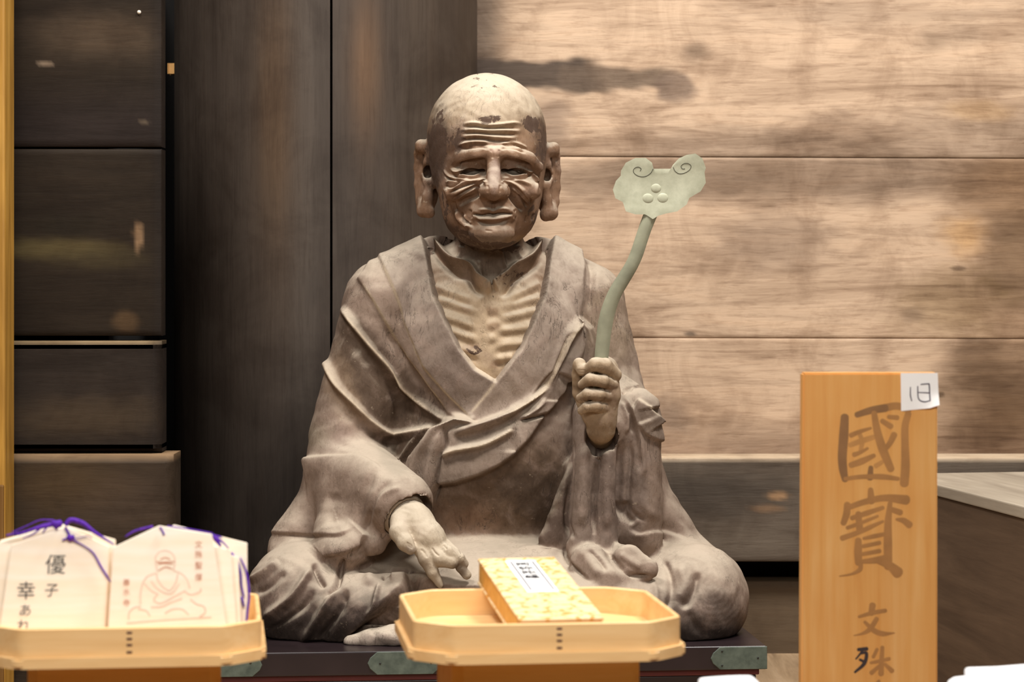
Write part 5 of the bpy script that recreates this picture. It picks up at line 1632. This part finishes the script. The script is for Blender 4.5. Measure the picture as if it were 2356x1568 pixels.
def s4(P): return [(1900 + u / 5.407, 840 + v / 5.407) for u, v in P]
def s5(P): return [(1900 + u / 3.35, 1100 + v / 3.35) for u, v in P]
M_INKD = plain('faded_ink_dark', lin(146, 106, 66), 0.6)
M_INKM = plain('faded_ink_mid', lin(176, 126, 72), 0.6)
M_INKL = plain('faded_ink_light', lin(196, 142, 80), 0.6)
M_INKB = plain('fresh_black_ink', lin(62, 52, 52), 0.6)
K = 1 / 5.407
ribbons('lettering', [(s4([(235, 640), (222, 880), (205, 1130), (215, 1290), (240, 1420)]), [100 * K, 118 * K, 112 * K, 105 * K, 80 * K]),
                      (s4([(385, 615), (560, 560), (740, 530)]), [70 * K, 90 * K, 100 * K]), (s4([(560, 1270), (550, 1400)]), [60 * K, 80 * K])], onsign, M_INKD, bo)
ribbons('lettering', [(s4([(740, 528), (860, 505), (960, 520), (1030, 560)]), [95 * K, 90 * K, 90 * K, 80 * K]),
                      (s4([(1025, 600), (985, 760), (985, 1000), (990, 1250), (975, 1470)]), [80 * K, 90 * K, 95 * K, 110 * K, 110 * K]),
                      (s4([(240, 1410), (450, 1385), (700, 1385), (900, 1410)]), [50 * K, 55 * K, 70 * K, 50 * K]),
                      (s4([(600, 590), (640, 820), (710, 1050), (810, 1290)]), [70 * K, 95 * K, 110 * K, 90 * K]),
                      (s4([(850, 860), (800, 960), (740, 1040)]), [80 * K, 70 * K, 60 * K]), (s4([(700, 690), (810, 760)]), [60 * K, 70 * K]),
                      (s4([(310, 870), (430, 820), (560, 780)]), [60 * K, 50 * K, 30 * K]), (s4([(350, 1110), (430, 1080), (520, 1030)]), [60 * K, 45 * K, 30 * K]),
                      (s4([(310, 1240), (450, 1190), (600, 1120)]), [70 * K, 80 * K, 50 * K]), (s4([(780, 640), (890, 650)]), [50 * K, 60 * K])], onsign, M_INKM, bo)
ribbons('lettering', [(s4([(300, 990), (440, 940), (600, 890)]), [60 * K, 70 * K, 60 * K]), (s4([(420, 850), (450, 950), (430, 1080)]), [50 * K, 60 * K, 50 * K]),
                      (s4([(620, 1250), (700, 1200)]), [60 * K, 50 * K])], onsign, M_INKL, bo)
K = 1 / 3.35
ribbons('lettering', [(s5([(345, 85), (350, 175)]), [40 * K, 60 * K]), (s5([(165, 200), (160, 270), (135, 345)]), [50 * K, 55 * K, 45 * K]),
                      (s5([(170, 225), (300, 180), (450, 150), (620, 165)]), [40 * K, 45 * K, 50 * K, 75 * K]),
                      (s5([(200, 305), (320, 265), (440, 225)]), [35 * K, 40 * K, 30 * K]), (s5([(165, 380), (250, 350), (400, 290)]), [30 * K, 30 * K, 20 * K]),
                      (s5([(250, 270), (262, 400)]), [45 * K, 55 * K]), (s5([(125, 460), (250, 415), (340, 375), (440, 330)]), [42 * K, 35 * K, 35 * K, 20 * K]),
                      (s5([(495, 190), (480, 330), (478, 500), (480, 680)]), [35 * K, 55 * K, 66 * K, 62 * K]), (s5([(545, 315), (600, 325), (645, 358)]), [20 * K, 45 * K, 55 * K]),
                      (s5([(510, 240), (575, 262)]), [40 * K, 45 * K]), (s5([(250, 475), (248, 560), (252, 650)]), [50 * K, 62 * K, 55 * K]),
                      (s5([(290, 462), (370, 445), (445, 430)]), [22 * K, 34 * K, 30 * K]), (s5([(285, 522), (415, 495)]), [28 * K, 30 * K]),
                      (s5([(285, 582), (415, 558)]), [28 * K, 32 * K]), (s5([(270, 640), (360, 632), (450, 620)]), [30 * K, 45 * K, 60 * K]),
                      (s5([(268, 660), (262, 700), (200, 735), (105, 752)]), [34 * K, 34 * K, 18 * K, 8 * K]), (s5([(400, 640), (490, 670), (555, 725)]), [30 * K, 60 * K, 86 * K])],
        onsign, M_INKM, bo)
ribbons('lettering', [(s5([(360, 975), (350, 1040)]), [50 * K, 45 * K]), (s5([(255, 1065), (360, 1035), (460, 1018)]), [22 * K, 34 * K, 30 * K]),
                      (s5([(392, 1080), (340, 1160), (280, 1195), (215, 1210)]), [36 * K, 40 * K, 20 * K, 6 * K]), (s5([(300, 1105), (370, 1170), (440, 1196), (530, 1190)]), [24 * K, 40 * K, 40 * K, 8 * K]),
                      (s5([(435, 1300), (430, 1400), (425, 1505)]), [30 * K, 36 * K, 44 * K]), (s5([(345, 1420), (420, 1405), (490, 1388)]), [20 * K, 28 * K, 26 * K]),
                      (s5([(395, 1315), (365, 1375)]), [26 * K, 26 * K]), (s5([(415, 1440), (350, 1498)]), [24 * K, 34 * K]), (s5([(455, 1430), (510, 1482)]), [24 * K, 38 * K]),
                      (s5([(380, 1590), (410, 1560)]), [20 * K, 24 * K])], onsign, M_INKM, bo)
ribbons('lettering', [(s5([(250, 1318), (316, 1312)]), [26 * K, 30 * K]), (s5([(288, 1318), (265, 1350), (232, 1390)]), [22 * K, 16 * K, 12 * K]),
                      (s5([(262, 1352), (312, 1345), (296, 1425), (224, 1492)]), [12 * K, 26 * K, 30 * K, 18 * K]), (s5([(262, 1395), (292, 1410)]), [20 * K, 22 * K])], onsign, M_INKB, bo)
# paper tag with its lower right corner lifting
bm = bmesh.new()
PT = [(2072, 858), (2157, 857.5), (2160, 931), (2148, 937), (2103, 944), (2073, 945)]
def tagp(x, y, k): return onsign(x, y) + Vector((0, -0.0006 - k - 0.006 * max(0, (y - 905) / 40) * max(0, (x - 2110) / 50), 0))
cenp = (2115, 900)
gv = {}
fr, bk2 = [], []
N_ = 8
for i in range(N_ + 1):
    rowf, rowb = [], []
    for j in range(N_ + 1):
        u, vv = i / N_, j / N_
        xl = 2072 + 1 * vv; xr = 2157 + 3 * vv
        x = xl + (xr - xl) * u
        yb_ = 945 - 1.0 * u * 9 if u < 0.75 else 938 - (u - 0.75) * 30
        y = 857.5 + (yb_ - 857.5) * vv
        rowf.append(bm.verts.new(tagp(x, y, 0.0003))); rowb.append(bm.verts.new(tagp(x, y, 0.0)))
    fr.append(rowf); bk2.append(rowb)
for i in range(N_):
    for j in range(N_):
        bm.faces.new((fr[i][j], fr[i + 1][j], fr[i + 1][j + 1], fr[i][j + 1]))
        bm.faces.new((bk2[i][j], bk2[i][j + 1], bk2[i + 1][j + 1], bk2[i + 1][j]))
rim_f = [fr[i][0] for i in range(N_)] + [fr[N_][j] for j in range(N_)] + [fr[i][N_] for i in range(N_, 0, -1)] + [fr[0][j] for j in range(N_, 0, -1)]
rim_b = [bk2[i][0] for i in range(N_)] + [bk2[N_][j] for j in range(N_)] + [bk2[i][N_] for i in range(N_, 0, -1)] + [bk2[0][j] for j in range(N_, 0, -1)]
for i in range(len(rim_f)):
    k = (i + 1) % len(rim_f)
    bm.faces.new((rim_f[i], rim_b[i], rim_b[k], rim_f[k]))
tagm = bm_obj('paper_tag', bm, M_PAPER, sgn, True, 40)
K = 1 / 5.407
ribbons('lettering', [(s4([(1050, 270), (1050, 370), (1066, 440)]), [10 * K, 14 * K, 12 * K]), (s4([(1140, 260), (1150, 410), (1215, 452), (1295, 436)]), [12 * K, 14 * K, 16 * K, 12 * K]),
                      (s4([(1180, 236), (1268, 230), (1284, 250), (1292, 432)]), [12 * K, 14 * K, 16 * K, 14 * K]), (s4([(1150, 336), (1285, 342)]), [10 * K, 14 * K])],
        lambda x, y: onsign(x, y) + Vector((0, -0.0012 - 0.006 * max(0, (y - 905) / 40) * max(0, (x - 2110) / 50), 0)), plain('violet_black_ink', lin(60, 44, 66), 0.6), tagm)

# ------------------------------------------------------------------ white cloth bundles on the table, just rising into the frame
t = NT('white_cloth', 0.85, 0.2)
g = t.noise(t.mapping(), 60, 4, 0.6)
t.color(t.ramp(g, [(0.3, lin(248, 248, 251)), (0.7, lin(254, 254, 255))])); t.bump(g, 0.15, 0.001)
M_CLOTH = t.m
def soft_box(bm, lo, hi, r, sag=0.0):
    b2 = bmesh.new()
    add_box(b2, lo, hi, r, 4)
    bmesh.ops.subdivide_edges(b2, edges=[e for e in b2.edges if e.calc_length() > 0.03], cuts=5, use_grid_fill=True)
    c_ = [(lo[i] + hi[i]) / 2 for i in range(3)]
    for v in b2.verts:
        x, y = v.co.x - c_[0], v.co.y - c_[1]
        v.co.z += sag * (math.sin(x * 38 + 1) * math.sin(y * 31)) - 0.25 * sag * (abs(x) + abs(y)) * 20 * 0.1
        v.co.x += sag * 0.7 * math.sin(v.co.z * 70 + y * 20)
    me = bpy.data.meshes.new('t'); b2.to_mesh(me); b2.free(); bm.from_mesh(me); bpy.data.meshes.remove(me)
def bundle(px0, px1, ytop, Y, depth, label, layer):
    a, b = at(px0, ytop, Y + depth), at(px1, ytop, Y + depth)
    o = empty('cloth_bundle', ((a.x + b.x) / 2, Y + depth / 2, TABLE), math.radians(4), label, 'cloth', 'white cloth bundles on the table')
    hx = (b.x - a.x) / 2; H_ = a.z - TABLE
    bm = bmesh.new(); soft_box(bm, (-hx, -depth / 2, 0), (hx, depth / 2, H_ - layer[1]), 0.018, 0.003)
    bm_obj('wrapped_body', bm, M_CLOTH, o, True)
    bm = bmesh.new(); soft_box(bm, (-hx + layer[0], -depth / 2 + 0.004, H_ - layer[1] - 0.012), (hx + 0.01, depth / 2 - 0.006, H_), 0.0055, 0.002)
    bm_obj('top_fold', bm, M_CLOTH, o, True)
    return o
bundle(2172, 2600, 1523, 2.05, 0.14, 'white folded cloth bundle in the bottom right corner', (0.020, 0.006))
bundle(1584, 1716, 1554, 2.02, 0.10, 'small white cloth bundle in front of the platform right of the middle tray', (0.010, 0.004))
